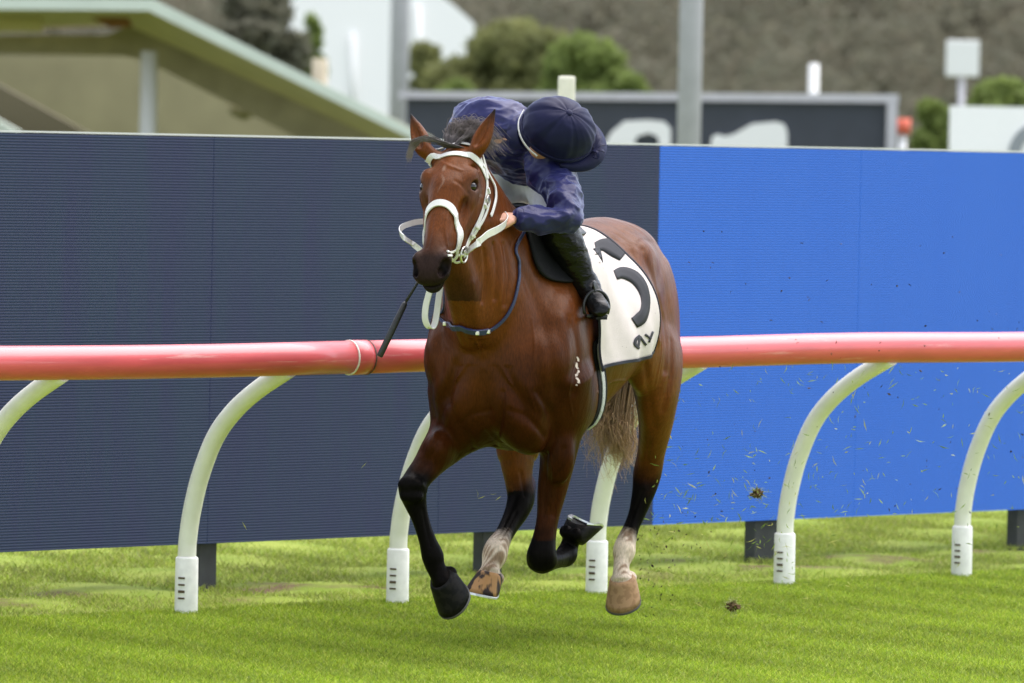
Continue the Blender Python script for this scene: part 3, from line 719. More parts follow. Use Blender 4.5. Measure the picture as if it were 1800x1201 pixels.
# right hind, swung forward under the belly
RH = [(-.93, -.11, 1.40, .13, .25), (-.86, -.15, 1.22, .125, .235), (-.66, -.18, 1.06, .11, .19), hs(912, 775, -.52, .088, .13), hs(909, 812, -.49, .066, .09), hs(912, 845, -.49, .054, .072), hs(916, 872, -.49, .054, .072), hs(910, 895, -.45, .048, .058), hs(897, 920, -.39, .038, .046), hs(885, 942, -.33, .036, .042),
      hs(874, 962, -.28, .047, .050), hs(869, 978, -.255, .050, .052), hs(863, 996, -.22, .037, .040), hs(861, 1008, -.20, .042, .044)]
HR.sweep(RH, .05, 10, capf=.4)
# hock points and knee bones
q = hp(1148, 818, -1.17); HR.ell(q, (.035, .026, .05), .03)
q = hp(930, 858, -.56); HR.ell(q, (.035, .026, .05), .03)
q = hp(722, 852, .60); HR.ell(q, (.03, .05, .032), .02)
q = hp(724, 874, .605); HR.ell(q, (.025, .045, .022), .02)
# muscles of the right forearm and thighs
HR.ell(hp(770, 788, .46), (.08, .05, .06), .04)
HR.ell(hp(985, 800, .23), (.05, .055, .11), .04)
HR.ell((-.80, .215, 1.14), (.13, .07, .17), .06)
HR.ell((-1.14, .15, 1.12), (.10, .065, .20), .06)
HR.ell((-.62, -.2, 1.10), (.14, .07, .15), .06)
# sheath
HR.ell((-.66, .0, .93), (.12, .055, .07), .06)
# dock of the tail
HR.sweep([(-1.26, 0, 1.54, .035, .035), (-1.34, -.01, 1.52, .032, .032), (-1.40, -.03, 1.43, .026, .026), (-1.43, -.05, 1.32, .016, .016)], .05, 3)
# ---- head: s along the face, d down to the jaw, side
HPOLL = np.array((.655, -.078, 1.958)); HTIP = np.array((1.005, -.050, 1.488))
hax = HTIP - HPOLL; HLEN = np.linalg.norm(hax); hax /= HLEN
hsd = np.array((0.0, 1.0, 0.0)); hsd = hsd - hax * hsd.dot(hax); hsd /= np.linalg.norm(hsd)
hdn = np.cross(hsd, hax); hdn = hdn if hdn[2] < 0 else -hdn                # towards the jaw
def hd(s, d, e): return HPOLL + hax * s * (HLEN / .58) + hdn * d + hsd * e
def hst(s, d0, d1, w_): return (*hd(s, (d0 + d1) / 2, 0), w_, (d1 - d0) / 2)
HEADM = [hsd, hax, hdn]
HD = [(-.01, .03, .17, .070), (.04, .012, .20, .086), (.10, .002, .215, .100), (.165, 0, .215, .104), (.23, .003, .195, .091), (.30, .010, .165, .074), (.37, .016, .148, .063), (.44, .018, .140, .056), (.50, .018, .138, .055), (.55, .026, .128, .050), (.585, .045, .110, .040)]
HR.sweep([hst(*r) for r in HD], .05, 8, side=tuple(hsd), capf=.5)
for e in (1, -1):
    HR.ell(hd(.145, .165, e * .056), (.036, .105, .085), .04, HEADM)       # jowl
    HR.ell(hd(.128, .036, e * .088), (.026, .040, .028), .03, HEADM)
    HR.ell(hd(.165, .055, e * .088), (.024, .034, .026), .02, HEADM)      # brow over the eye
    HR.ell(hd(.185, .072, e * .088), (.024, .05, .026), .03, HEADM)
    HR.ell(hd(.25, .085, e * .076), (.014, .085, .013), .025, HEADM)      # facial crest
    HR.ell(hd(.165, .043, e * .106), (.020, .022, .016), .008, HEADM, sub=True)   # eye socket
    HR.ell(hd(.10, .045, e * .088), (.012, .032, .018), .02, HEADM, sub=True)      # hollow above the eye
    HR.ell(hd(.515, .050, e * .054), (.024, .045, .034), .03, HEADM)       # nostril wing
    HR.ell(hd(.555, .070, e * .038), (.028, .030, .030), .03, HEADM)
    HR.ell(hd(.33, .055, e * .077), (.012, .10, .020), .03, HEADM, sub=True)
    HR.sweep([(*hd(.20, .19, e * .045), .014, .02), (*hd(.30, .165, e * .035), .014, .018), (*hd(.40, .145, e * .028), .014, .016)], .03, 3)
HR.ell(hd(.572, .116, 0), (.036, .034, .027), .02, HEADM)                 # lower lip and chin
HR.ell(hd(.535, .132, 0), (.030, .035, .020), .03, HEADM)
for e in (1, -1):
    HR.ell(hd(.540, .040, e * .066), (.020, .030, .024), .008, HEADM, sub=True)
    HR.ell(hd(.560, .052, e * .048), (.014, .018, .018), .010, HEADM, sub=True)
HR.ell(hd(.588, .094, 0), (.055, .030, .005), .010, HEADM, sub=True)       # mouth line
# heel bulbs of the four hooves: coronet, up, toe, size
HOOVES = [(hp(777, 1019, .505), (.74, -.32, .58), (.60, .12, -.78), 1.17), (hp(1008, 946, -.165), (.30, -.26, -.90), (-.94, .16, -.30), 1.12),
          (hp(1094, 1019, -.93), (.50, .0, .86), (.84, .05, -.52), 1.14), (hp(861, 1010, -.20), (-.12, .16, .98), (.98, -.12, .14), 1.08)]
for c_, up_, fw_, sc_ in HOOVES:
    up_ = np.array(up_) / np.linalg.norm(up_); fw_ = np.array(fw_) - up_ * np.dot(fw_, up_); fw_ /= np.linalg.norm(fw_); sd_ = np.cross(up_, fw_)
    for e in (1, -1): HR.ell(np.array(c_) - fw_ * .030 * sc_ + sd_ * e * .022 * sc_ - up_ * .012, (.025, .022, .026), .012, [sd_, fw_, up_])
    HR.ell(np.array(c_) - up_ * .004, (.047 * sc_, .049 * sc_, .016), .015, [sd_, fw_, up_])
# ears
def ear(px_base, px_tip, fb, ft, e):
    B = np.array(hp(*px_base, fb)); T = np.array(hp(*px_tip, ft)); ax = (T - B); L = np.linalg.norm(ax); ax /= L
    C0 = np.array(hd(.035, .075, e * .045)); st = [(.05, .032, .028), (.25, .037, .026), (.5, .031, .021), (.75, .018, .014), (.92, .008, .008), (1.0, .004, .005)]
    HR.sweep([(*C0, .03, .03), (*(C0 * .45 + B * .55), .028, .028)] + [(*(B + ax * L * t), a, b) for t, a, b in st], .02, 5, side=(0, 1, 0))
    fr = np.array((.8, -.1, .0)); fr = fr - ax * fr.dot(ax); fr /= np.linalg.norm(fr); sd_ = np.cross(ax, fr)
    HR.ell(B + ax * L * .42 + fr * .024, (.018, .020, L * .38), .008, [sd_, fr, ax], sub=True)
    return B, ax, L, fr
EAR_L = ear((838, 264), (870, 193), .640, .60, 1)
EAR_R = ear((747, 266), (722, 201), .645, .60, -1)
HV, HFc = HR.skin(3)
# drop loose specks: keep the largest piece
def largest(V, F):
    lab = np.arange(len(V)); E = np.concatenate([F[:, [0, 1]], F[:, [1, 2]], F[:, [2, 3]]])
    while True:
        m = np.minimum(lab[E[:, 0]], lab[E[:, 1]]); new = lab.copy(); np.minimum.at(new, E[:, 0], m); np.minimum.at(new, E[:, 1], m); new = new[new]
        if (new == lab).all(): break
        lab = new
    k = np.bincount(lab).argmax(); keep = lab == k; idx = np.cumsum(keep) - 1
    F = F[keep[F].all(1)]; return V[keep], idx[F]
HV, HFc = largest(HV, HFc)
del HR.a

# ---- coat colours and painted shade, one value per point of skin
BAY, BAY_SHADE, BLK, SOCK, MUZ = (.100, .0275, .0053), (.023, .0062, .0016), (.0034, .0031, .0032), (.56, .46, .36), (.013, .0095, .009)
def ramp_t(x, a, b): return np.clip((x - a) / (b - a), 0, 1)
def paint():
    V = HV; n = len(V); C = np.tile(np.array(BAY), (n, 1))
    nz = np.sin(V[:, 0] * 37 + 3 * np.sin(V[:, 2] * 21)) * np.sin(V[:, 1] * 41 + 2 * np.sin(V[:, 2] * 33)) + .5 * np.sin(V[:, 2] * 90 + V[:, 0] * 71)
    def blend(mask, col): C[:] = C * (1 - mask[:, None]) + np.array(col) * mask[:, None]
    # shade on chest and lower neck front, painted into the coat
    blend(.9 * ramp_t(V[:, 2] + .10 * np.sin(V[:, 1] * 9 + V[:, 0] * 4), 1.40, .95) * ramp_t(V[:, 0], -.35, .15), BAY_SHADE)
    legs = [(LF, 5.0, 7.0, 99, 99), (LF2, -2, -1, 99, 99), (RF, 3.4, 5.4, 99, 99), (LH, 4.3, 7.2, 9.2, 10.3), (RH, 3.9, 6.2, 8.9, 10.0)]
    Ls = [np.array(l[0], float) for l in legs]
    for (st, b0, b1, w0, w1), S in zip(legs, Ls):
        D = catmull(S, 6); P = D[:, :3]; tt = np.arange(len(P)) / 6.0
        near = np.where((V >= P.min(0) - .12).all(1) & (V <= P.max(0) + .12).all(1))[0]
        dd = np.linalg.norm(V[near][:, None, :] - P[None], axis=2); j = dd.argmin(1); t = tt[j]; d = dd[np.arange(len(near)), j]
        rad = D[j, 3:5].max(1); ok = d < rad * 1.7 + .02
        near, t = near[ok], t[ok]
        t = t + .35 * nz[near] * .5
        # front of the leg darkens first on a bay
        m = ramp_t(t, b0, b1); m = m * m * (3 - 2 * m)
        C[near] = C[near] * (1 - m[:, None]) + np.array(BLK) * m[:, None]
        if w0 < 50:
            m = ramp_t(t, w0, w1); sp = .85 * ramp_t(.25 + nz[near] + .6 * np.sin(V[near, 0] * 260 + V[near, 1] * 310), .15, 1.1); C[near] = C[near] * (1 - m[:, None]) + np.array(SOCK) * (m * (1 - sp))[:, None] + np.array((.20, .12, .065)) * (m * sp)[:, None]
    # head
    rel = V - HPOLL; s = rel @ hax / (HLEN / .58); d = rel @ hdn; e = rel @ hsd
    hm = (V[:, 2] > 1.36) & (V[:, 0] > .6)
    blend(hm * ramp_t(s, .37, .51) * .95, MUZ)
    blend(hm * ramp_t(s, .50, .58) * ramp_t(d, .05, .11) * .7, (.012, .011, .011))
    for q in (1, -1):
        r = np.sqrt(((s - .165) / .075) ** 2 + ((d - .06) / .05) ** 2 + ((e - q * .095) / .05) ** 2); blend(hm * ramp_t(r, 1.2, .4) * .62, (.045, .032, .028))
    r = np.sqrt(((s - .115) / .014) ** 2 + ((e + .012) / .007) ** 2); blend(hm * (d < .03) * ramp_t(r, 1.4, .5) * .35, (.30, .22, .17))
    r = np.sqrt(((s - .185) / .035) ** 2 + ((e + .008 + .01 * np.sin(s * 60)) / .004) ** 2); blend(hm * (d < .03) * ramp_t(r, 1.4, .5) * .3, (.30, .22, .17))
    for q in (1, -1):
        r = np.sqrt(((s - .548) / .030) ** 2 + ((d - .045) / .026) ** 2 + ((e - q * .060) / .020) ** 2); blend(hm * ramp_t(r, 1.25, .8), (.006, .005, .005))  # recess darkness of the nostrils painted into the colour
    # ear rims and tips dark
    for B, ax, L, fr in (EAR_L, EAR_R):
        t = (V - B) @ ax / L; rr = np.linalg.norm((V - B) - np.outer((V - B) @ ax, ax), axis=1)
        m = (t > .1) & (t < 1.2) & (rr < .06); blend(m * ramp_t(t, .62, .95), (.014, .012, .012))
    # sheath and inner thighs dark
    r = np.sqrt(((V[:, 0] + .68) / .17) ** 2 + (V[:, 1] / .10) ** 2 + ((V[:, 2] - .92) / .11) ** 2); blend(ramp_t(r, 1.35, .8), (.012, .010, .010))
    # freeze brand on the left shoulder: a short wavy white line
    bx, bz = np.array([hp(1014, y, .0)[2] for y in (632, 680)]), None
    return C
HT = BVHTree.FromPolygons([tuple(v) for v in HV], HFc.tolist())
# ---- muscle edges, skin folds, tendons and veins: soft grooves and ridges pressed into the skin
def press():
    n = np.cross(HV[HFc[:, 2]] - HV[HFc[:, 0]], HV[HFc[:, 3]] - HV[HFc[:, 1]]); N = np.zeros_like(HV)
    for k in range(4):
        for i in range(3): N[:, i] += np.bincount(HFc[:, k], n[:, i], len(HV))
    N /= np.linalg.norm(N, axis=1)[:, None] + 1e-9
    disp = np.zeros(len(HV)); o = HI @ CAM
    for amp, sig, pix in LINES:
        P = []
        for px, py in catmull(pix, 6):
            loc, nn, i, ds = HT.ray_cast(o, (HI.to_3x3() @ ray(px, py)).normalized())
            if loc is not None: P.append(loc)
        if len(P) < 3: continue
        P = np.array([tuple(p) for p in P]); amp, sig = amp / 1000, sig / 1000
        # drop jumps to other surfaces
        ok = np.concatenate([[True], np.linalg.norm(np.diff(P, axis=0), axis=1) < .08]); P = P[ok]
        near = np.where((HV > P.min(0) - 3 * sig).all(1) & (HV < P.max(0) + 3 * sig).all(1))[0]
        d2 = np.full(len(near), 1e9)
        for a, b in zip(P[:-1], P[1:]):
            ab = b - a; t = np.clip(((HV[near] - a) @ ab) / (ab @ ab + 1e-12), 0, 1); d2 = np.minimum(d2, ((HV[near] - a - t[:, None] * ab) ** 2).sum(1))
        disp[near] += amp * np.exp(-d2 / (2 * sig * sig))
    # loose skin: faint long ripples on shoulder and flank
    rip = np.array([0.0]); 
    return HV + N * disp[:, None]
LINES = [(-9, 13, [(800, 640), (788, 690), (798, 735), (822, 768), (836, 800)]), (-9, 10, [(884, 690), (880, 735), (873, 770), (868, 800)]), (-8, 12, [(945, 690), (966, 722), (975, 760), (955, 800)]),
    (-6, 9, [(895, 722), (928, 734), (958, 768)]), (-6, 9, [(862, 722), (832, 728), (812, 745)]), (6, 16, [(905, 745), (935, 760), (950, 790)]), (6, 16, [(855, 745), (838, 765), (842, 785)]),
    (-8, 20, [(915, 470), (945, 540), (965, 610), (978, 680)]), (-6, 14, [(1004, 560), (1016, 620), (1008, 690)]), (5, 18, [(985, 560), (998, 620), (996, 670)]),
    (-6, 7, [(868, 430), (873, 470), (870, 525)]), (-6, 8, [(886, 430), (893, 480), (888, 535)]), (4, 7, [(878, 430), (883, 475), (879, 530)]), (-5, 7, [(850, 440), (853, 480), (848, 530)]),
    (-7, 15, [(800, 500), (806, 560), (822, 620)]), (5, 14, [(830, 500), (835, 560), (850, 620)]), (-6, 18, [(770, 600), (778, 660), (775, 700)]),
    (-7, 15, [(1130, 440), (1158, 520), (1172, 600), (1170, 650)]), (5, 14, [(1115, 440), (1143, 520), (1158, 600)]), (-5, 12, [(1180, 600), (1178, 660), (1165, 720)]), (-6, 12, [(1135, 640), (1142, 700), (1150, 750)]),
    (-5, 8, [(960, 800), (958, 860), (955, 905)]), (-5, 9, [(992, 790), (982, 850), (972, 905)]), (-5, 9, [(775, 765), (760, 800), (742, 828)]), (4, 9, [(765, 760), (748, 800)]),
    (-4, 5, [(1130, 862), (1113, 905), (1103, 945)]), (-4, 5, [(743, 895), (750, 930), (757, 960)]), (-4, 5, [(908, 900), (893, 928), (880, 950)]), (-4, 6, [(1142, 770), (1138, 810)]), (-4, 6, [(915, 830), (922, 870)]),
    (3, 3.5, [(968, 800), (972, 840), (966, 885)]), (3, 3.5, [(1010, 640), (1000, 690), (1006, 730)]), (3, 3.5, [(935, 560), (940, 620), (928, 680), (940, 720)]), (2.5, 3.5, [(1160, 560), (1163, 620), (1152, 680)]), (3, 3.5, [(1050, 690), (1075, 672), (1100, 668)]),
    (2.5, 3, [(806, 352), (798, 385), (803, 415), (797, 440)]), (-4, 6, [(818, 350), (808, 380), (800, 405)]), (3, 4, [(788, 372), (783, 400), (786, 430)]), (-3, 5, [(762, 380), (757, 410), (752, 435)]), (3, 5, [(775, 285), (790, 292), (812, 300)]), (-3, 5, [(800, 318), (812, 326), (822, 338)]), (-3, 4, [(845, 395), (838, 425), (820, 450)])]
HV = press()
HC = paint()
# freeze brand: find skin points under the mark
def brand():
    zt, zb = hp(1016, 630, 0)[2], hp(1016, 678, 0)[2]
    P = HM.to_3x3(); 
    W = HV @ np.array(HM.to_3x3()).T + np.array(HM.translation)
    q = W - np.array(CAM); zf = q @ np.array(c_f); px = 900 + FPX * (q @ np.array(c_r)) / zf; py = 600.5 - FPX * (q @ np.array(c_u)) / zf
    m = (py > 628) & (py < 678) & (HV[:, 1] > .1) & (HV[:, 0] > -.2) & (np.abs(px - (1015 + 2.0 * np.sin((py - 628) * .33))) < 1.9)
    m &= (np.sin((py - 628) * .5) > -.85)
    HC[m] = (.55, .47, .40)
brand()
def coat_mat():
    m = bpy.data.materials.new('bay_coat'); m.use_nodes = True; nt = m.node_tree; b = nt.nodes['Principled BSDF']
    a = nt.nodes.new('ShaderNodeVertexColor'); a.layer_name = 'coat'
    tc = nt.nodes.new('ShaderNodeTexCoord'); mp = nt.nodes.new('ShaderNodeMapping'); mp.inputs['Scale'].default_value = (1, 1, .22); nt.links.new(tc.outputs['Object'], mp.inputs[0])
    n = nt.nodes.new('ShaderNodeTexNoise'); n.inputs['Scale'].default_value = 190; n.inputs['Detail'].default_value = 4; nt.links.new(mp.outputs[0], n.inputs['Vector'])
    n2 = nt.nodes.new('ShaderNodeTexNoise'); n2.inputs['Scale'].default_value = 7; n2.inputs['Detail'].default_value = 4; nt.links.new(tc.outputs['Object'], n2.inputs['Vector'])
    ad = nt.nodes.new('ShaderNodeMath'); ad.operation = 'ADD'; nt.links.new(n.outputs['Fac'], ad.inputs[0]); nt.links.new(n2.outputs['Fac'], ad.inputs[1])
    mr = nt.nodes.new('ShaderNodeMapRange'); mr.inputs[1].default_value = .6; mr.inputs[2].default_value = 1.4; mr.inputs[3].default_value = .50; mr.inputs[4].default_value = 1.45; nt.links.new(ad.outputs[0], mr.inputs[0])
    mx = nt.nodes.new('ShaderNodeVectorMath'); mx.operation = 'SCALE'; nt.links.new(a.outputs['Color'], mx.inputs[0]); nt.links.new(mr.outputs[0], mx.inputs['Scale'])
    nt.links.new(mx.outputs[0], b.inputs['Base Color'])
    b.inputs['Roughness'].default_value = .38; lum = nt.nodes.new('ShaderNodeRGBToBW'); nt.links.new(a.outputs['Color'], lum.inputs[0])
    ms = nt.nodes.new('ShaderNodeMapRange'); ms.inputs[1].default_value = .008; ms.inputs[2].default_value = .045; ms.inputs[3].default_value = .06; ms.inputs[4].default_value = .42; nt.links.new(lum.outputs[0], ms.inputs[0]); nt.links.new(ms.outputs[0], b.inputs['Specular IOR Level'])
    b.inputs['IOR'].default_value = 1.32; b.inputs['Specular Tint'].default_value = (1, .82, .68, 1); b.inputs['Sheen Roughness'].default_value = .4; b.inputs['Sheen Tint'].default_value = (1, .7, .5, 1)
    # skin folds and hair
    mp2 = nt.nodes.new('ShaderNodeMapping'); mp2.inputs['Scale'].default_value = (1, 1, .35); nt.links.new(tc.outputs['Object'], mp2.inputs[0])
    n3 = nt.nodes.new('ShaderNodeTexNoise'); n3.inputs['Scale'].default_value = 14; n3.inputs['Detail'].default_value = 3; nt.links.new(mp2.outputs[0], n3.inputs['Vector'])
    b1 = nt.nodes.new('ShaderNodeBump'); b1.inputs['Strength'].default_value = .4; b1.inputs['Distance'].default_value = .02; nt.links.new(n3.outputs['Fac'], b1.inputs['Height'])
    b2 = nt.nodes.new('ShaderNodeBump'); b2.inputs['Strength'].default_value = .25; b2.inputs['Distance'].default_value = .003; nt.links.new(n.outputs['Fac'], b2.inputs['Height'])
    nt.links.new(b1.outputs[0], b2.inputs['Normal']); nt.links.new(b2.outputs[0], b.inputs['Normal'])
    return m
horse = empty('racehorse', mw=HM)
tag(horse, 'bay racehorse with black points and white hind socks galloping on the turf', 'horse')
hme = np_mesh(HV, HFc)
at_ = hme.color_attributes.new('coat', 'FLOAT_COLOR', 'POINT')
at_.data.foreach_set('color', np.concatenate([HC, np.ones((len(HC), 1))], 1).astype(np.float32).ravel())
M_COAT = coat_mat()
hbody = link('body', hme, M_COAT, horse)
HT = BVHTree.FromPolygons([tuple(v) for v in HV], HFc.tolist())

# ---- eyes
M_EYE = mat('dark_eye', (.008, .005, .004), .08, .6)
for e in (1, -1):
    c = hd(.165, .049, e * .0925); bm = bmesh.new()
    bmesh.ops.create_uvsphere(bm, u_segments=20, v_segments=14, radius=.0215)
    for v in bm.verts: v.co += Vector(c)
    for f in bm.faces: f.smooth = True
    eo = link('eye', bm_mesh(bm), M_EYE, horse)
# ---- hooves
def hoof_mat(name, c1, c2, stripes):
    m = bpy.data.materials.new(name); m.use_nodes = True; nt = m.node_tree; b = nt.nodes['Principled BSDF']; b.inputs['Roughness'].default_value = .45; b.inputs['Specular IOR Level'].default_value = .08
    tc = nt.nodes.new('ShaderNodeTexCoord'); mp = nt.nodes.new('ShaderNodeMapping'); mp.inputs['Scale'].default_value = (1, 1, .12) if stripes else (1, 1, 1); nt.links.new(tc.outputs['Object'], mp.inputs[0])
    n = nt.nodes.new('ShaderNodeTexNoise'); n.inputs['Scale'].default_value = 26 if stripes else 40; nt.links.new(mp.outputs[0], n.inputs['Vector'])
    r = nt.nodes.new('ShaderNodeValToRGB'); r.color_ramp.elements[0].position = .46; r.color_ramp.elements[1].position = .54
    r.color_ramp.elements[0].color = (*c1, 1); r.color_ramp.elements[1].color = (*c2, 1); nt.links.new(n.outputs['Fac'], r.inputs[0]); nt.links.new(r.outputs[0], b.inputs['Base Color'])
    return m
M_HBLK = hoof_mat('black_hoof', (.006, .006, .006), (.012, .011, .010), False)
M_HTAN = hoof_mat('tan_hoof', (.34, .21, .115), (.27, .16, .085), False)
M_HSTR = hoof_mat('striped_hoof', (.035, .026, .024), (.36, .20, .085), True)
M_SHOE = mat('aluminium_shoe', (.62, .63, .64), .35, .5, metal=.8)
M_SHOED = mat('worn_steel_shoe', (.10, .095, .09), .6, .4, metal=.5)
def hoof(c, up, fw, m, sc=1.0, ms=None):
    """c centre of the coronet, up away from the sole, fw to the toe (horse frame)"""
    up = Vector(up).normalized(); fw = Vector(fw); fw = (fw - up * fw.dot(up)).normalized(); sd_ = up.cross(fw)
    M = Matrix((sd_, fw, up)).transposed(); c = Vector(c)
    rows = [(.010, .040, .043, .0), (0, .0475, .050, 0), (-.006, .049, .0515, .002), (-.03, .055, .058, .012), (-.06, .061, .065, .026), (-.078, .0635, .069, .035)]
    bm = bmesh.new(); n = 28; rings = []
    for h, a, b, off in rows:
        ring = []
        for j in range(n):
            t = 2 * math.pi * j / n; x, y = a * math.cos(t), b * math.sin(t)
            hh = h * (1.0 if y > 0 else 1 - .38 * min(1, -y / b)) if h < 0 else h
            y = y if y > -b * .72 else -b * .72 - (y + b * .72) * (-.25)
            ring.append(bm.verts.new(c + M @ Vector((x * sc, (y + off) * sc, hh * sc))))
        rings.append(ring)
    # concave sole
    for k, (f_, up_) in enumerate(((.80, .002), (.45, .016), (.08, .018))):
        base = rings[5]; ctr = sum((v.co for v in base), Vector()) / n
        rings.append([bm.verts.new(ctr + (v.co - ctr) * f_ + up * up_ * sc) for v in base])
    for a, b in zip(rings[:-1], rings[1:]):
        for j in range(n): f = bm.faces.new((a[j], a[(j + 1) % n], b[(j + 1) % n], b[j])); f.smooth = True
    bm.faces.new(rings[-1]); bm.faces.new(rings[0][::-1])
    base = [v.co.copy() for v in rings[5]]; ctr = sum(base, Vector()) / n
    ho = link('hoof', bm_mesh(bm), m, horse)
    idx = [j for j in range(n) if not (n * .66 < j < n * .84)]; idx = idx[idx.index(next(j for j in idx if j > n * .84)):] + idx[:idx.index(next(j for j in idx if j > n * .84))]
    path = [ctr + (base[j] - ctr) * .90 - up * .0045 for j in idx]
    so = link('shoe', ribbon_mesh(path, [up] * len(path), .018, .009), ms or M_SHOE, ho)
    return ho
for (c_, u_, w_, k_), m_, ms_ in zip(HOOVES, (M_HBLK, M_HBLK, M_HTAN, M_HSTR), (M_SHOED, M_SHOE, M_SHOED, M_SHOE)): hoof(c_, u_, w_, m_, k_, ms_)
# ---- hair
def hair_mat(name, c1, c2, rough=.5):
    m = bpy.data.materials.new(name); m.use_nodes = True; nt = m.node_tree; b = nt.nodes['Principled BSDF']; b.inputs['Roughness'].default_value = rough
    a = nt.nodes.new('ShaderNodeVertexColor'); a.layer_name = 'hair'; r = nt.nodes.new('ShaderNodeValToRGB'); r.color_ramp.elements[0].color = (*c1, 1); r.color_ramp.elements[1].color = (*c2, 1)
    nt.links.new(a.outputs['Color'], r.inputs[0]); nt.links.new(r.outputs[0], b.inputs['Base Color']); return m
def strands(name, paths, w0, m, parent, tipfade=True):
    """hair: one mesh of thin tapering ribbons; colour runs root to tip"""
    Vs, Fs, Cs = [], [], []; o = 0
    for P in paths:
        P = np.asarray(P); n = len(P); t = np.gradient(P, axis=0); t /= np.linalg.norm(t, axis=1)[:, None] + 1e-9
        r = np.array([rnd.gauss(0, 1) for _ in range(3)]); s = np.cross(t, r); s /= np.linalg.norm(s, axis=1)[:, None] + 1e-9
        wd = w0 * rnd.uniform(.6, 1.3) * np.linspace(1, .15, n)[:, None]
        s2 = np.cross(t, s)
        Vs.append(np.concatenate([P - s * wd, P + s * wd, P + s2 * wd * 1.2], 0))
        i = np.arange(n - 1)
        for a, b in ((0, n), (n, 2 * n), (2 * n, 0)): Fs.append(np.stack([o + a + i, o + a + i + 1, o + b + i + 1, o + b + i], 1))
        cb = rnd.uniform(-.2, .2); cv = np.clip(np.linspace(0, 1, n) + cb, 0, 1); Cs.append(np.tile(cv, 3)); o += 3 * n
    V = np.concatenate(Vs); F = np.concatenate(Fs); me = np_mesh(V, F)
    at2 = me.color_attributes.new('hair', 'FLOAT_COLOR', 'POINT'); c = np.concatenate(Cs)
    at2.data.foreach_set('color', np.stack([c, c, c, np.ones_like(c)], 1).astype(np.float32).ravel())
    return link(name, me, m, parent)
M_HAIRD = hair_mat('dark_mane_hair', (.040, .034, .034), (.17, .135, .125))
M_TAIL = hair_mat('tail_hair', (.016, .011, .007), (.52, .33, .17))
# tail: hangs behind the quarters, ends frayed and blown to the left
tp = []
for k in range(820):
    a = rnd.uniform(-1, 1); b = rnd.uniform(0, 1)
    e = np.array(hp(1066 + rnd.gauss(0, 25) + 22 * b, 788 + rnd.gauss(0, 25), -1.42 + rnd.uniform(-.1, .1)))
    r0 = np.array((-1.37 - .06 * b, -.02 + a * .02, 1.46 - b * .16)); m1 = np.array((-1.47, -.06 + a * .05, 1.24)); m2 = np.array(hp(1070 + a * 26, 712, -1.45))
    if k > 560:
        e = np.array(hp(rnd.uniform(1078, 1116), 802 + rnd.gauss(0, 14), -1.40)); m2 = np.array(hp(1090 + a * 14, 730, -1.42))
    cv = np.array([rnd.gauss(0, .03) for _ in range(3)])
    tp.append(catmull([r0, m1 + cv * .5, m2 + cv, e - (e - m2) * .3 + cv, e], 5))
strands('tail', tp, .0021, M_TAIL, horse)
# forelock and mane blown upwards over the poll
fp = []
root = np.array(hd(.01, .02, 0))
locks = []
for q in range(22):
    ang = rnd.gauss(.12, .62); locks.append((rnd.gauss(0, .018), rnd.uniform(0, .07), ang, rnd.uniform(.055, .105), rnd.uniform(.01, .06), rnd.uniform(-.05, .0)))
for k in range(1300):
    j1, j2, j3 = rnd.gauss(0, .005), rnd.gauss(0, .005), rnd.gauss(0, .005); jit = np.array((j1, j2, j3))
    if k < 1100:
        lo, bk, ang, hgt, cur, dr = locks[k % 22]
        r0 = root + hsd * (lo + j1) + np.array((-bk, 0, .010))
        mid = r0 + np.array((-.02, math.sin(ang) * .04 + j2, hgt * .62)); tip = r0 + np.array((-.045, math.sin(ang) * .075 + cur * .3, hgt * rnd.uniform(.6, 1.15))) + jit * 2.2
        e2 = tip + np.array((-.03, cur * 1.2 + rnd.gauss(0, .016), -.05 + dr * .6 + rnd.gauss(0, .012)))
        fp.append(catmull([r0, mid, tip, e2], 5))
    else:
        r0 = root + hsd * j1 * 3 + np.array((.0, 0, .008)); q1 = np.array(hp(752 + rnd.gauss(0, 2), 244 + rnd.gauss(0, 2), .70)); q2 = np.array(hp(728 + rnd.gauss(0, 3), 252 + rnd.gauss(0, 3), .69)); q3 = np.array(hp(719 + rnd.gauss(0, 3), 276 + rnd.gauss(0, 5), .69))
        fp.append(catmull([r0, q1, q2, q3], 5))
strands('forelock', fp, .0020, M_HAIRD, horse)
mp_ = []
for k in range(520):
    t = rnd.uniform(0, 1); r0 = np.array((.20 + .42 * t, -.015 - .03 * t, 1.615 + .315 * t + .012)); r0[1] += rnd.gauss(0, .01)
    d1 = np.array((-.05, -.03 + rnd.gauss(0, .015), .012)); d2 = np.array((-.09, -.10 + rnd.gauss(0, .02), -.05 + rnd.gauss(0, .03)))
    mp_.append(catmull([r0, r0 + d1, r0 + d2], 5))
strands('mane', mp_, .0014, M_HAIRD, horse)
print('horse', round(time.time() - T_START, 1), len(HV))
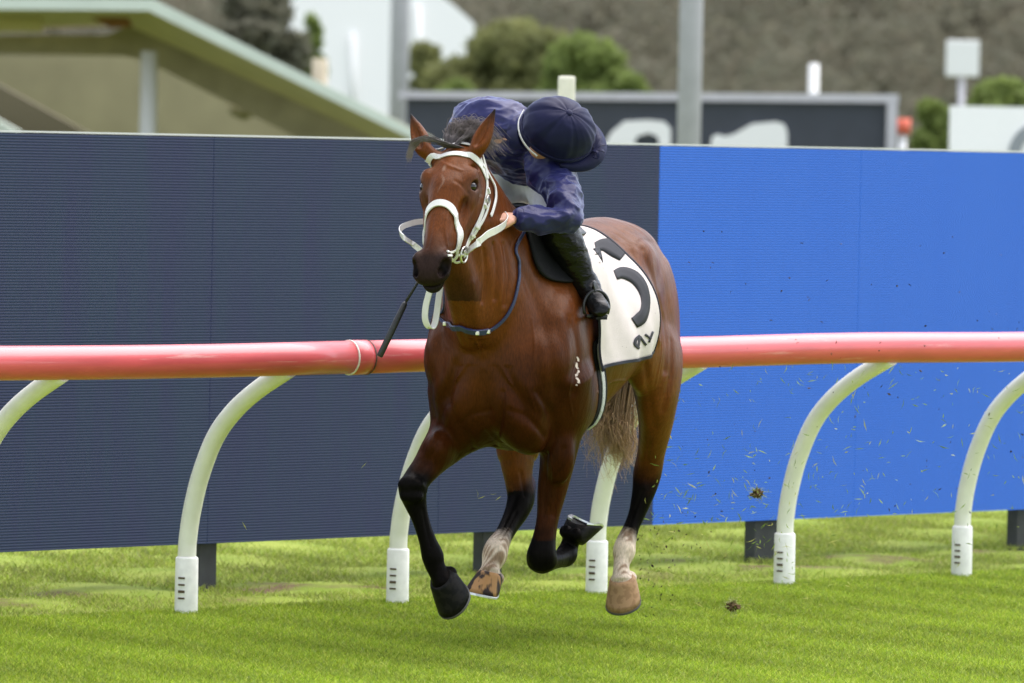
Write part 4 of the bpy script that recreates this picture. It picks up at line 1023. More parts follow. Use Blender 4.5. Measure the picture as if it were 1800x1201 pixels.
# ================================================================== tack
def hit(px, py, off=.006, fg=.8):
    """where the line of sight meets the horse's skin (horse frame), lifted by off; beside it: nearest skin"""
    o = HI @ CAM; d = (HI.to_3x3() @ ray(px, py)).normalized()
    loc, n, i, ds = HT.ray_cast(o, d)
    if loc is None:
        p = Vector(hp(px, py, fg)); loc, n, i, ds = HT.find_nearest(p)
    return loc + n * off, n
def near(p, off=.006):
    loc, n, i, ds = HT.find_nearest(Vector(p)); return loc + n * off, n
def flip(p):
    p = Vector(p); e = (p - Vector(HPOLL)).dot(Vector(hsd)); return p - Vector(hsd) * 2 * e
def smooth_path(pts, n=5): return [Vector(p) for p in catmull([tuple(p) for p in pts], n)]
def strap(name, pts, width, m, parent, off=.004, thick=.004, n=5, project_on=True):
    P = smooth_path(pts, n); Q, N = [], []
    for p in P:
        if project_on:
            a, b = near(p, off); Q.append(a); N.append(b)
        else: Q.append(p); N.append(Vector((0, 0, 1)))
    for _ in range(2): N = [((N[max(i - 1, 0)] + N[i] * 2 + N[min(i + 1, len(N) - 1)])).normalized() for i in range(len(N))]
    return link(name, ribbon_mesh(Q, N, width, thick), m, parent)
M_STRAP = mat('white_bridle_rubber', (.64, .625, .60), .38, .5, var=.04, vscale=40)
M_BUCK = mat('steel_buckle', (.65, .64, .60), .3, .5, metal=.9)
bridle = empty('bridle', mw=HM); tag(bridle, 'white bridle and reins on the bay horse', 'bridle')
bb = [Vector(hd(.075, .120, -.12)), Vector(hd(.055, .06, -.11)), Vector(hd(.045, .01, -.08)), Vector(hd(.038, -.01, -.035)), Vector(hd(.038, -.01, .03)), Vector(hd(.045, .01, .08)), Vector(hd(.055, .06, .11)), Vector(hd(.075, .120, .12))]
bb = [near(p)[0] for p in bb]
strap('browband', bb, .022, M_STRAP, bridle)
ck = [hit(x, y, fg=.8)[0] for x, y in ((843, 280), (850, 297), (855, 322), (853, 348), (845, 378), (834, 402), (824, 422), (818, 436))]
strap('cheekpiece', ck, .020, M_STRAP, bridle)
strap('cheekpiece', [flip(p) for p in ck], .020, M_STRAP, bridle)
ck2 = [hit(x, y, fg=.8)[0] for x, y in ((857, 352), (850, 378), (838, 400), (826, 420))]
strap('cheek_strap', ck2, .012, M_STRAP, bridle, .009)
for x, y in ((855, 336), (850, 362), (836, 399), (828, 414)):
    a, n_ = hit(x, y, .010); b_, _ = hit(x - 4, y + 9, .010); M = Matrix((n_.cross(b_ - a).normalized(), (b_ - a).normalized(), n_)).transposed()
    link('keeper', box_mesh(a, .026, .009, .009, M, .002), M_STRAP, bridle)
a, n_ = hit(853, 350, .012); b_, _ = hit(848, 362, .012); M = Matrix((n_.cross(b_ - a).normalized(), (b_ - a).normalized(), n_)).transposed()
link('buckle', box_mesh(a, .028, .022, .007, M, .002), M_BUCK, bridle)
tl = [hit(x, y, fg=.72)[0] for x, y in ((846, 290), (856, 306), (866, 325), (869, 345), (866, 362), (860, 380))]
strap('throat_strap', tl, .013, M_STRAP, bridle, .008)
strap('throat_strap', [flip(p) for p in tl], .013, M_STRAP, bridle, .008)
nb = [near(hd(s_, d_, e_))[0] for s_, d_, e_ in ((.275, .0, 0), (.285, .01, .04), (.315, .035, .075), (.355, .07, .085), (.385, .095, .08), (.41, .12, .07))]
strap('noseband', [flip(p) for p in nb[:0:-1]] + nb, .028, M_STRAP, bridle, .006, .006)
jw = [nb[-1], Vector(hd(.40, .15, .03)), Vector(hd(.40, .165, 0)), Vector(hd(.40, .15, -.03)), flip(nb[-1])]
strap('chin_strap', jw, .018, M_STRAP, bridle)
hdp = [bb[-1], Vector(hd(-.005, .06, .085)), Vector(hd(-.03, .02, .04)), Vector(hd(-.035, .01, 0)), Vector(hd(-.03, .02, -.04)), Vector(hd(-.005, .06, -.085)), flip(bb[-1])]
strap('headpiece', hdp, .022, M_STRAP, bridle, .008)
def torus(c, axis, R0, r0, m, name, parent, n=26):
    ax = Vector(axis).normalized(); u = ax.orthogonal().normalized(); v = ax.cross(u); c = Vector(c)
    P = [c + (u * math.cos(2 * math.pi * k / n) + v * math.sin(2 * math.pi * k / n)) * R0 for k in range(n + 1)]
    return link(name, tube_mesh(P, r0, 8, False), m, parent)
rl = Vector(hit(811, 446, .014)[0]); rax = Vector(hsd) + Vector(hax) * .15
torus(rl, rax, .030, .0042, M_BUCK, 'bit_ring', bridle)
rr_ = flip(rl); torus(rr_, Vector(hsd), .030, .0042, M_BUCK, 'bit_ring', bridle)
link('bit_bar', tube_mesh([rl, rl * .5 + rr_ * .5 + Vector(hax) * .01, rr_], .006, 8), M_BUCK, bridle)
lo_ = [hit(x, y, .008, .95)[0] for x, y in ((806, 436), (795, 443), (786, 444))]; strap('bit_strap', lo_, .009, M_STRAP, bridle)
lo_ = [hit(x, y, .008, .95)[0] for x, y in ((808, 460), (797, 457), (787, 450))]; strap('bit_strap', lo_, .009, M_STRAP, bridle)
def free_strap(name, pix, width, m, parent, up=(0, 0, 1), thick=.004, n=6):
    P = smooth_path([hp(*p) for p in pix], n)
    N = []
    for i in range(len(P)):
        t = (P[min(i + 1, len(P) - 1)] - P[max(i - 1, 0)]).normalized(); N.append(t.cross(Vector(up)).normalized())
    for i in range(1, len(N)):
        if N[i].dot(N[i - 1]) < 0: N[i] = -N[i]
    return link(name, ribbon_mesh(P, N, width, thick), m, parent)
rl_h = HM @ rl
f0 = rl.x
REIN_L = [(*project(HM @ rl), f0), (823, 441, f0 - .02), (838, 429, .86), (856, 413, .78), (874, 404, .68), (887, 395, .58), (891, 386, .50), (886, 378, .43), (884, 377, .37), (893, 384, .33)]
free_strap('rein', REIN_L, .030, M_STRAP, bridle, (-.25, .15, 1))
f1 = rr_.x
REIN_R = [(*project(HM @ rr_), f1), (724, 428, f1 - .03), (711, 419, .86), (703, 409, .78), (706, 400, .72), (719, 394, .66), (737, 390, .58), (770, 388, .48), (800, 385, .40)]
free_strap('rein', REIN_R, .022, M_STRAP, bridle, (-.2, -.3, 1))
LOOP = [(764, 470, .62), (757, 505, .62), (749, 535, .62), (747, 558, .62), (751, 572, .615), (758, 577, .605), (764, 570, .595), (768, 550, .585), (772, 520, .575), (778, 480, .56)]
free_strap('rein_loop', LOOP, .028, M_STRAP, bridle, (.25, 1, 0))
# --- neck strap
M_NAVYL = mat('navy_leather', (.016, .024, .075), .45, .5)
nst = empty('neck_strap', mw=HM); tag(nst, 'thin navy neck strap across the base of the horse neck', 'strap')
vis = [hit(x, y)[0] for x, y in ((906, 432), (911, 465), (909, 500), (900, 535), (884, 562), (862, 579), (840, 582), (815, 577), (793, 571), (778, 563), (768, 552))]
bk = [Vector((.42, -.22, 1.34)), Vector((.33, -.20, 1.48)), Vector((.24, -.12, 1.60)), Vector((.20, 0, 1.66))]
top = [Vector((.20, .04, 1.66))]
P = smooth_path(top + vis + bk, 5); Q = [near(p, .007) for p in P]
link('thin_strap', ribbon_mesh([q[0] for q in Q], [q[1] for q in Q], .012, .006), M_NAVYL, nst)
seg = [hit(x, y, .011)[0] for x, y in ((790, 570), (805, 575), (825, 580), (845, 583), (856, 581))]
strap('padded_strap', seg, .022, M_NAVYL, nst, .011, .008)
for x, y in ((788, 569), (839, 583), (855, 581)):
    a, n_ = hit(x, y, .014); link('buckle', box_mesh(a, .012, .014, .016, None, .003), M_BUCK, nst)

# --- saddle cloth: draped over the back by casting towards the spine axis
def drape(f, ang, off):
    """ang 0 at the spine, positive to the horse's left, in degrees"""
    a = R(ang); ax = Vector((f, 0, 1.22)); d = Vector((0, math.sin(a), math.cos(a)))
    loc, n, i, ds = HT.ray_cast(ax + d * (.50 if abs(ang) > 110 else 1.0), -d)
    return loc + n * off
def smooth_grid(G, it):
    G = G.copy()
    for _ in range(it):
        H = G.copy(); H[1:-1] += .25 * (G[:-2] + G[2:] - 2 * G[1:-1]); H[:, 1:-1] += .25 * (G[:, :-2] + G[:, 2:] - 2 * G[:, 1:-1]); G = H
    return G
CF = lambda v: .13 - .07 * abs(v) ** 1.5                    # front and rear edge against drop v (-1..1)
CR = lambda v: -.55 - .07 * abs(v) ** .8
AMAX = 113
def cloth_grid(nu=56, nv=96, off=.014):
    G = np.zeros((nu, nv, 3))
    for j in range(nv):
        v = -1 + 2 * j / (nv - 1)
        for i in range(nu):
            u = i / (nu - 1); f = CF(v) + (CR(v) - CF(v)) * u
            am = AMAX - 9 * u
            G[i, j] = drape(f, v * am, off)
    G = smooth_grid(G, 8)
    # soft folds and the hem standing a little off the flank
    for j in range(nv):
        v = -1 + 2 * j / (nv - 1); s = 1 if v > 0 else -1; h = max(0, (abs(v) - .35) / .65)
        for i in range(nu):
            u = i / (nu - 1); w_ = math.sin(u * 13 + 2.2 * h + s) * .5 + math.sin(u * 23 - 3 * h) * .3 + math.sin(u * 6 + v * 5)
            G[i, j, 1] += s * (.012 * h + .020 * h * (w_ + 1.3)); G[i, j, 2] += .003 * w_
    return G
CG = cloth_grid()
def cloth_mesh(G, th=.005):
    nu, nv, _ = G.shape; V = G.reshape(-1, 3)
    n = np.cross(np.gradient(G, axis=0), np.gradient(G, axis=1)); n /= np.linalg.norm(n, axis=2)[..., None] + 1e-9
    if n[nu // 2, nv // 2, 2] < 0: n = -n
    V2 = (G - n * th).reshape(-1, 3); i, j = np.meshgrid(np.arange(nu - 1), np.arange(nv - 1), indexing='ij'); a = (i * nv + j).ravel()
    F = np.stack([a, a + 1, a + nv + 1, a + nv], 1); N = nu * nv; F2 = F[:, ::-1] + N
    rim = [k for k in range(nv)] + [k * nv + nv - 1 for k in range(1, nu)] + [(nu - 1) * nv + k for k in range(nv - 2, -1, -1)] + [k * nv for k in range(nu - 2, 0, -1)]
    rim = np.array(rim); rn = np.roll(rim, -1); F3 = np.stack([rim, rim + N, rn + N, rn], 1)
    return np.concatenate([V, V2]), np.concatenate([F, F2, F3]), n, rim
CV, CFc, CN, RIM = cloth_mesh(CG)
def cloth_mat():
    m = mat('white_cloth', (.53, .475, .45), .8, .2, var=.03, vscale=30, bump=.25, bscale=300)
    nt = m.node_tree; b = nt.nodes['Principled BSDF']; tc = nt.nodes.new('ShaderNodeTexCoord')
    n = nt.nodes.new('ShaderNodeTexNoise'); n.inputs['Scale'].default_value = 55; n.inputs['Detail'].default_value = 2; nt.links.new(tc.outputs['Object'], n.inputs['Vector'])
    r = nt.nodes.new('ShaderNodeValToRGB'); r.color_ramp.elements[0].position = .735; r.color_ramp.elements[1].position = .76; nt.links.new(n.outputs['Fac'], r.inputs[0])
    mx = nt.nodes.new('ShaderNodeMix'); mx.data_type = 'RGBA'; src = b.inputs['Base Color'].links[0].from_socket
    nt.links.new(r.outputs[0], mx.inputs['Factor']); nt.links.new(src, mx.inputs[6]); mx.inputs[7].default_value = (.10, .07, .05, 1); nt.links.new(mx.outputs[2], b.inputs['Base Color'])
    return m
cloth = empty('saddle_cloth', mw=HM); tag(cloth, 'white saddle cloth with black number five under the saddle', 'saddle cloth')
cl_o = link('cloth', np_mesh(CV, CFc), cloth_mat(), cloth)
M_INK = mat('black_print', (.012, .012, .016), .7, .3); M_BIND = mat('navy_binding', (.012, .013, .022), .7, .3)
rp_ = [Vector(CG.reshape(-1, 3)[k]) for k in RIM]; rn_ = [Vector(CN.reshape(-1, 3)[k]) for k in RIM]
link('binding', ribbon_mesh(rp_, rn_, .012, .009, closed=True), M_BIND, cloth)
def cloth_at(u, v, off):
    nu, nv, _ = CG.shape; x = min(max(u, 0), 1) * (nu - 1); y = (min(max(v, -1), 1) + 1) / 2 * (nv - 1)
    i, j = min(int(x), nu - 2), min(int(y), nv - 2); a, b = x - i, y - j
    w4 = ((1 - a) * (1 - b), a * (1 - b), (1 - a) * b, a * b); ij = ((i, j), (i + 1, j), (i, j + 1), (i + 1, j + 1))
    p = sum((Vector(CG[q]) * k for q, k in zip(ij, w4)), Vector()); n = sum((Vector(CN[q]) * k for q, k in zip(ij, w4)), Vector()).normalized()
    return p + n * off
def cloth_uv(px, py):
    """cloth coordinates seen at a pixel on the horse's left side"""
    nu, nv, _ = CG.shape; best = None
    for j in range(nv // 2, nv):
        for i in range(nu):
            q = hpx(*CG[i, j]); d = (q[0] - px) ** 2 + (q[1] - py) ** 2
            if best is None or d < best[0]: best = (d, i / (nu - 1), -1 + 2 * j / (nv - 1))
    return best[1], best[2]
PXG = None
def print_stroke(name, pts, label=None, side=1):
    """pts: rows of (pixel, pixel, half width px) along a brush stroke, laid on the cloth; side -1 puts it on the other flank"""
    D = catmull(pts, 5); bm = bmesh.new(); rows = []
    for k in range(len(D)):
        t = D[min(k + 1, len(D) - 1)] - D[max(k - 1, 0)]; t = t[:2] / (np.linalg.norm(t[:2]) + 1e-9); s = np.array((-t[1], t[0]))
        row = []
        for q in (-1, -.33, .33, 1):
            x, y = D[k][:2] + s * D[k][2] * q
            u, v = px_uv(x, y); row.append(bm.verts.new(cloth_at(u, side * v, .0022)))
        rows.append(row)
    for a, b in zip(rows[:-1], rows[1:]):
        for j in range(3): bm.faces.new((a[j], a[j + 1], b[j + 1], b[j])).smooth = True
    g = bmesh.ops.extrude_face_region(bm, geom=bm.faces[:]); 
    mv = [v for v in g['geom'] if isinstance(v, bmesh.types.BMVert)]
    for v in mv: v.co = v.co + Vector((0, .0012 * side, 0))
    return link(name, bm_mesh(bm), M_INK, cloth)
_pj = np.array([[hpx(*CG[i, j]) for j in range(CG.shape[1] // 2, CG.shape[1])] for i in range(CG.shape[0])])
_di = np.gradient(_pj, axis=0); _dj = np.gradient(_pj, axis=1)
def px_uv(px, py):
    d = (_pj[..., 0] - px) ** 2 + (_pj[..., 1] - py) ** 2; i, j = np.unravel_index(d.argmin(), d.shape)
    A = np.array([_di[i, j], _dj[i, j]]).T; r = np.array((px, py)) - _pj[i, j]
    try: q = np.clip(np.linalg.solve(A, r), -1.2, 1.2)
    except Exception: q = np.zeros(2)
    nv = CG.shape[1]
    return float((i + q[0]) / (CG.shape[0] - 1)), float(-1 + 2 * (j + q[1] + nv // 2) / (nv - 1))
for sd_ in (1, -1):
    print_stroke('numeral', [(1046, 434, 7.3), (1060, 431, 11.0), (1072, 434, 13.4), (1083, 441, 13.4), (1095, 451, 9.8)], side=sd_)
    print_stroke('numeral', [(1047, 436, 6.1), (1051, 447, 5.5), (1054, 455, 4.3), (1057, 463, 2.4)], side=sd_)
    print_stroke('numeral', [(1081, 484, 8.5), (1094, 480, 10.4), (1113, 487, 11.0), (1127, 503, 9.8), (1134, 524, 7.9), (1133, 545, 7.9), (1125, 560, 11.0), (1114, 568, 9.8)], side=sd_)
    print_stroke('lettering', [(1124, 590, 2.2), (1117, 597, 2.6), (1116, 606, 2.6), (1123, 613, 2.0)], side=sd_)
    print_stroke('lettering', [(1121, 610, 1.8), (1124, 592, 2.0)], side=sd_)
    print_stroke('lettering', [(1124, 592, 2.0), (1135, 607, 2.0)], side=sd_)
    print_stroke('lettering', [(1133, 588, 1.8), (1144, 596, 1.8)], side=sd_)
    print_stroke('lettering', [(1140, 602, 1.6), (1147, 583, 1.8)], side=sd_)

# --- saddle with flaps, girth, stirrups
M_BLKL = mat('black_leather', (.012, .012, .013), .32, .5, var=.2, vscale=30, bump=.15, bscale=200)
M_PAD = mat('black_pad', (.008, .008, .009), .75, .15, bump=.2, bscale=150)
M_GREYW = mat('grey_webbing', (.34, .35, .33), .7, .3, var=.25, vscale=160)
saddle = empty('saddle', mw=HM); tag(saddle, 'small black racing saddle with girth and stirrups on the bay horse', 'saddle')
def patch(name, rows, off, th, m, it=3):
    """rows of (f, angle) lists -> draped sheet"""
    G = np.array([[drape(f, a, off) for f, a in r] for r in rows]); G = smooth_grid(G, it); V, F, n, rim = cloth_mesh(G, th); return link(name, np_mesh(V, F), m, saddle), G, n, rim
def flap_rows(sd_, n=16, mcol=14):
    rows = []
    for i in range(n):
        t = i / (n - 1); a = 6 + 44 * t; half = .13 * math.sin(math.pi * (.25 + .72 * t)) + .01; c = .20 + .05 * math.sin(t * 3)
        rows.append([(c + half * (1 - 2 * j / (mcol - 1)) - .03, sd_ * a) for j in range(mcol)])
    return rows
for sd_ in (1, -1):
    patch('flap', flap_rows(sd_), .024, .012, M_PAD)
rows = [[(.10 - .30 * i / 19, -24 + 48 * j / 19) for j in range(20)] for i in range(20)]
G = np.array([[drape(f, a, .034) for f, a in r] for r in rows]); G = smooth_grid(G, 4)
for i in range(20): G[i, :, 2] += .03 * abs(i / 19 - .45) ** 2 * 4
V, F, n_, rim = cloth_mesh(G, .02); link('seat', np_mesh(V, F), M_BLKL, saddle)
for sd_ in (1, -1):
    # girth from the cloth hem under the belly
    P = [drape(.03 - .04 * math.sin(k / 23 * 3), sd_ * (92 + 88 * k / 23), .012) for k in range(24)]; N = [(p - Vector((p.x, 0, 1.2))).normalized() for p in P]
    link('girth', ribbon_mesh(P, N, .085, .010), M_PAD, saddle)
    P2 = [drape(.035 - .04 * math.sin(k / 19 * 2.6), sd_ * (95 + 62 * k / 19), .0185) for k in range(20)]; N2 = [(p - Vector((p.x, 0, 1.2))).normalized() for p in P2]
    link('girth_web', ribbon_mesh(P2, N2, .028, .004), M_GREYW, saddle)
    P3 = [drape(.155 - .11 * k / 19, sd_ * (14 + 62 * k / 19), .030) for k in range(20)]; N3 = [(p - Vector((p.x, 0, 1.2))).normalized() for p in P3]
    link('pale_edging', ribbon_mesh(P3, N3, .010, .006), M_STRAP, saddle)
    P4 = [p + Vector((-.028, 0, 0)) for p in P3]
    link('stirrup_leather', ribbon_mesh(P4, N3, .020, .006), M_BLKL, saddle)
# ================================================================== the jockey
from mathutils import noise as mnoise
person = empty('person', mw=HM); tag(person, 'person in navy silks and cap crouched low over the horse, looking down', 'person')
JS = (0, .87, -.5)                                  # shoulder line, rolled over
def crinkle(V, amp, sc, k=3):
    d = np.array([mnoise.ridged_multi_fractal(Vector((v[0] * sc + .4 * math.sin(v[2] * 9), v[1] * sc * .8, v[2] * sc * 1.3)), 1.0, 2.0, k, 1.0, 2.0) for v in V]); return (d - d.mean()) * amp
def vnormals(V, F):
    n = np.cross(V[F[:, 2]] - V[F[:, 0]], V[F[:, 3]] - V[F[:, 1]]); N = np.zeros_like(V)
    for k in range(4):
        for i in range(3): N[:, i] += np.bincount(F[:, k], n[:, i], len(V))
    return N / (np.linalg.norm(N, axis=1)[:, None] + 1e-9)
def garment(name, fld, m, parent, amp=0.0, sc=18, smooth=2):
    V, F = fld.skin(smooth); V, F = largest(V, F)
    if amp: V = V + vnormals(V, F) * crinkle(V, amp, sc)[:, None]
    return link(name, np_mesh(V, F), m, parent)
M_SKIN = mat('skin', (.52, .27, .18), .5, .4, var=.08, vscale=40, bump=.08, bscale=300)
def silk(name, c, rough, spec, sheen, sc, st, amt):
    m = mat(name, c, rough, spec, var=.10, vscale=10, sheen=sheen); nt = m.node_tree; b = nt.nodes['Principled BSDF']
    b.inputs['Sheen Tint'].default_value = (.5, .55, 1, 1); b.inputs['Sheen Roughness'].default_value = .4
    tc = nt.nodes.new('ShaderNodeTexCoord'); mp = nt.nodes.new('ShaderNodeMapping'); mp.inputs['Scale'].default_value = st; nt.links.new(tc.outputs['Object'], mp.inputs[0])
    n = nt.nodes.new('ShaderNodeTexNoise'); n.noise_type = 'RIDGED_MULTIFRACTAL'; n.inputs['Scale'].default_value = sc; n.inputs['Detail'].default_value = 3; n.inputs['Distortion'].default_value = .8
    nt.links.new(mp.outputs[0], n.inputs['Vector'])
    b1 = nt.nodes.new('ShaderNodeBump'); b1.inputs['Strength'].default_value = amt; b1.inputs['Distance'].default_value = .012; nt.links.new(n.outputs['Fac'], b1.inputs['Height'])
    w2 = nt.nodes.new('ShaderNodeTexNoise'); w2.inputs['Scale'].default_value = 420; nt.links.new(tc.outputs['Object'], w2.inputs['Vector'])
    b2 = nt.nodes.new('ShaderNodeBump'); b2.inputs['Strength'].default_value = .12; b2.inputs['Distance'].default_value = .002; nt.links.new(w2.outputs['Fac'], b2.inputs['Height']); nt.links.new(b1.outputs[0], b2.inputs['Normal'])
    nt.links.new(b2.outputs[0], b.inputs['Normal']); return m
M_SILK = silk('navy_silk', (.0105, .0115, .070), .38, .32, .38, 6, (1, 1.3, .8), .9); M_CAP = silk('navy_cap_silk', (.0055, .0065, .032), .50, .16, .14, 9, (1, 1, 1), .7)
M_BREECH = mat('white_breeches', (.72, .72, .72), .7, .3, var=.04, bump=.3, bscale=40)
M_BOOT = mat('black_boot_leather', (.005, .005, .0053), .26, .20, var=.2, vscale=20, bump=.5, bscale=32, stretch=(.5, .5, 1.6))
# key points (horse frame)
PEL, WST, CHE, UPC = hp(925, 300, -.38), hp(915, 272, -.20), hp(896, 243, .0), hp(893, 237, .10)
SHL, ELL, WRL = hp(966, 300, .14), hp(993, 384, .36), hp(913, 384, .44)
SHR, ELR, WRR = hp(833, 222, .06), hp(795, 325, .24), hp(806, 384, .37)
KNL, ANL = hp(984, 408, .22), hp(1034, 506, .13)
def leg_side(p, s): return tuple(p) if s > 0 else (p[0] - .28, -p[1] * .86, p[2])
def mid(a, b, t=.5, d=(0, 0, 0)): return tuple(a[i] + (b[i] - a[i]) * t + d[i] for i in range(3))
# head frame
W3 = np.array(HI.to_3x3())
hu = W3 @ np.array((.30, -.80, .52)); hu /= np.linalg.norm(hu)
hpk = W3 @ np.array((.93, .15, -.30)); hpk -= hu * hpk.dot(hu); hpk /= np.linalg.norm(hpk); hsi = np.cross(hu, hpk)
HC0 = np.array(hp(982, 229, .20))
def jh(p, s, u): return HC0 + hpk * p + hsi * s + hu * u
# --- body: one continuous skin, mostly covered by the clothes
JB = Field((-.62, -.48, .95), (.66, .50, 2.26), .005)
JB.sweep([(*PEL, .12, .10), (*WST, .11, .09), (*CHE, .14, .105), (*UPC, .13, .09)], .03, 4, side=JS)
JB.sweep([(*UPC, .06, .06), (*mid(UPC, tuple(HC0), .55), .055, .055), (*jh(-.02, 0, -.06), .06, .06)], .04, 4)
JB.ell(jh(.0, 0, -.02), (.095, .075, .10), .03, [hpk, hsi, hu])
JB.ell(jh(.055, 0, -.115), (.055, .055, .07), .03, [hpk, hsi, hu])             # face and jaw
JB.ell(jh(-.035, -.078, -.062), (.050, .030, .042), .02, [hpk, hsi, hu])
JB.ell(jh(.108, 0, -.10), (.016, .013, .022), .015, [hpk, hsi, hu])            # nose
JB.ell(jh(.10, 0, -.15), (.014, .022, .010), .012, [hpk, hsi, hu])             # lips
for e in (1, -1):
    JB.ell(jh(.0, e * .077, -.09), (.018, .010, .030), .008, [hpk, hsi, hu])   # ears
    JB.ell(jh(.092, e * .03, -.075), (.010, .014, .008), .008, [hpk, hsi, hu], sub=True)
for sh, el, wr in ((SHL, ELL, WRL), (SHR, ELR, WRR)):
    JB.sweep([(*sh, .045, .045), (*mid(sh, el), .036, .036), (*el, .030, .030), (*mid(el, wr), .028, .028), (*mid(el, wr, .9), .026, .028), (*wr, .024, .028)], .03, 4)
def hand(wr, el, dn, sd_):
    w0 = np.array(wr); ax = w0 - np.array(el); ax /= np.linalg.norm(ax); dn = np.array(dn, float); dn -= ax * dn.dot(ax); dn /= np.linalg.norm(dn); ac = np.cross(ax, dn)
    P = w0 + ax * .045
    JB.ell(P, (.046, .040, .019), .02, [ax, ac, dn])                              # palm
    for k, (e, L) in enumerate(((-.030, .034), (-.010, .038), (.010, .036), (.029, .030))):   # four fingers closed round the rein
        kn = P + ax * .038 + ac * e; a = kn + ax * L * .55 + dn * .020; b = a + dn * L * .85 - ax * .014; c = b - ax * L * .75 + dn * .002
        JB.sweep([(*(kn - ax * .02), .0095, .0095), (*kn, .0100, .0100), (*a, .0092, .0092), (*b, .0085, .0085), (*c, .0075, .0075)], .004, 3, side=tuple(ac))
    t0 = P - ax * .012 + ac * sd_ * .034; t1 = t0 + ax * .028 + ac * sd_ * .014 + dn * .014; t2 = t1 + ax * .030 - ac * sd_ * .012 + dn * .016
    JB.sweep([(*t0, .012, .012), (*t1, .0108, .0108), (*t2, .0085, .0085)], .006, 3, side=tuple(dn))
    return P, ax, ac, dn
HANDL = hand(WRL, ELL, (-.1, -.55, -.9), 1)
HANDR = hand(WRR, ELR, (0, .5, -.8), -1)
for s in (1, -1):
    kn = leg_side(KNL, s); an = leg_side(ANL, s); hip = (PEL[0] + .02, PEL[1] + s * .09, PEL[2] - .02)
    toe_ = leg_side(hp(1058, 549, .215), s)
    JB.sweep([(*hip, .075, .075), (*mid(hip, kn, .5, (0, 0, .02)), .055, .055), (*kn, .036, .038), (*mid(kn, an, .3), .036, .038), (*an, .022, .024), (*mid(an, toe_, .7), .016, .012)], .02, 6, capf=.6)
garment('body', JB, M_SKIN, person)
del JB.a
# --- jacket
JK = Field((-.42, -.45, 1.45), (.60, .46, 2.26), .0055)
JK.sweep([(*mid(PEL, WST, .45), .150, .122), (*WST, .158, .122), (*mid(WST, CHE, .5), .176, .126), (*CHE, .190, .130), (*UPC, .185, .120)], .05, 6, side=JS, capf=.6)
JK.sweep([(*mid(UPC, tuple(HC0), .10), .085, .085), (*mid(UPC, tuple(HC0), .38), .070, .070)], .05, 4)
JK.ell(SHL, (.10, .085, .085), .06); JK.ell(SHR, (.095, .085, .085), .06)
JK.sweep([(*SHL, .078, .082), (*mid(SHL, ELL, .35, (0, .02, 0)), .073, .080), (*mid(SHL, ELL, .75, (0, .022, 0)), .064, .072), (*ELL, .056, .062), (*mid(ELL, WRL, .25, (0, 0, -.006)), .058, .060), (*mid(ELL, WRL, .62), .052, .054), (*mid(ELL, WRL, .86), .044, .047), (*mid(ELL, WRL, .98), .034, .038)], .05, 5)
JK.sweep([(*SHR, .075, .078), (*mid(SHR, ELR), .066, .068), (*ELR, .058, .06), (*mid(ELR, WRR, .6), .048, .05), (*mid(ELR, WRR, .97), .032, .034)], .05, 5)
jacket = garment('jacket', JK, M_SILK, person, .018, 8)
del JK.a
# gathered cuff
for el, wr in ((ELL, WRL), (ELR, WRR)):
    a, b = Vector(mid(el, wr, .93)), Vector(mid(el, wr, 1.09)); n = 9
    P = [a.lerp(b, k / (n - 1)) for k in range(n)]
    link('cuff', tube_mesh(P, [.040 + .004 * (-1) ** k - .006 * k / n for k in range(n)], 18, False), M_SILK, jacket)
# collar
a, b = Vector(mid(UPC, tuple(HC0), .26)), Vector(mid(UPC, tuple(HC0), .44)); link('collar', tube_mesh([a, a.lerp(b, .5), b], [.084, .080, .076], 22, False), M_SILK, jacket)
# --- breeches
BR = Field((-.62, -.40, 1.35), (.36, .40, 2.18), .006)
BR.sweep([(*mid(PEL, WST, -.25), .150, .125), (*PEL, .165, .138), (*mid(PEL, WST, .6), .148, .122)], .05, 5, side=(0, .95, -.25), capf=.7)
for s in (1, -1):
    kn = leg_side(KNL, s); hip = (PEL[0] + .02, PEL[1] + s * .09, PEL[2] - .03)
    BR.sweep([(*hip, .105, .11), (*mid(hip, kn, .5, (0, 0, .02)), .086, .09), (*mid(hip, kn, .92), .060, .064)], .06, 5)
garment('breeches', BR, M_BREECH, person, .004, 9)
del BR.a
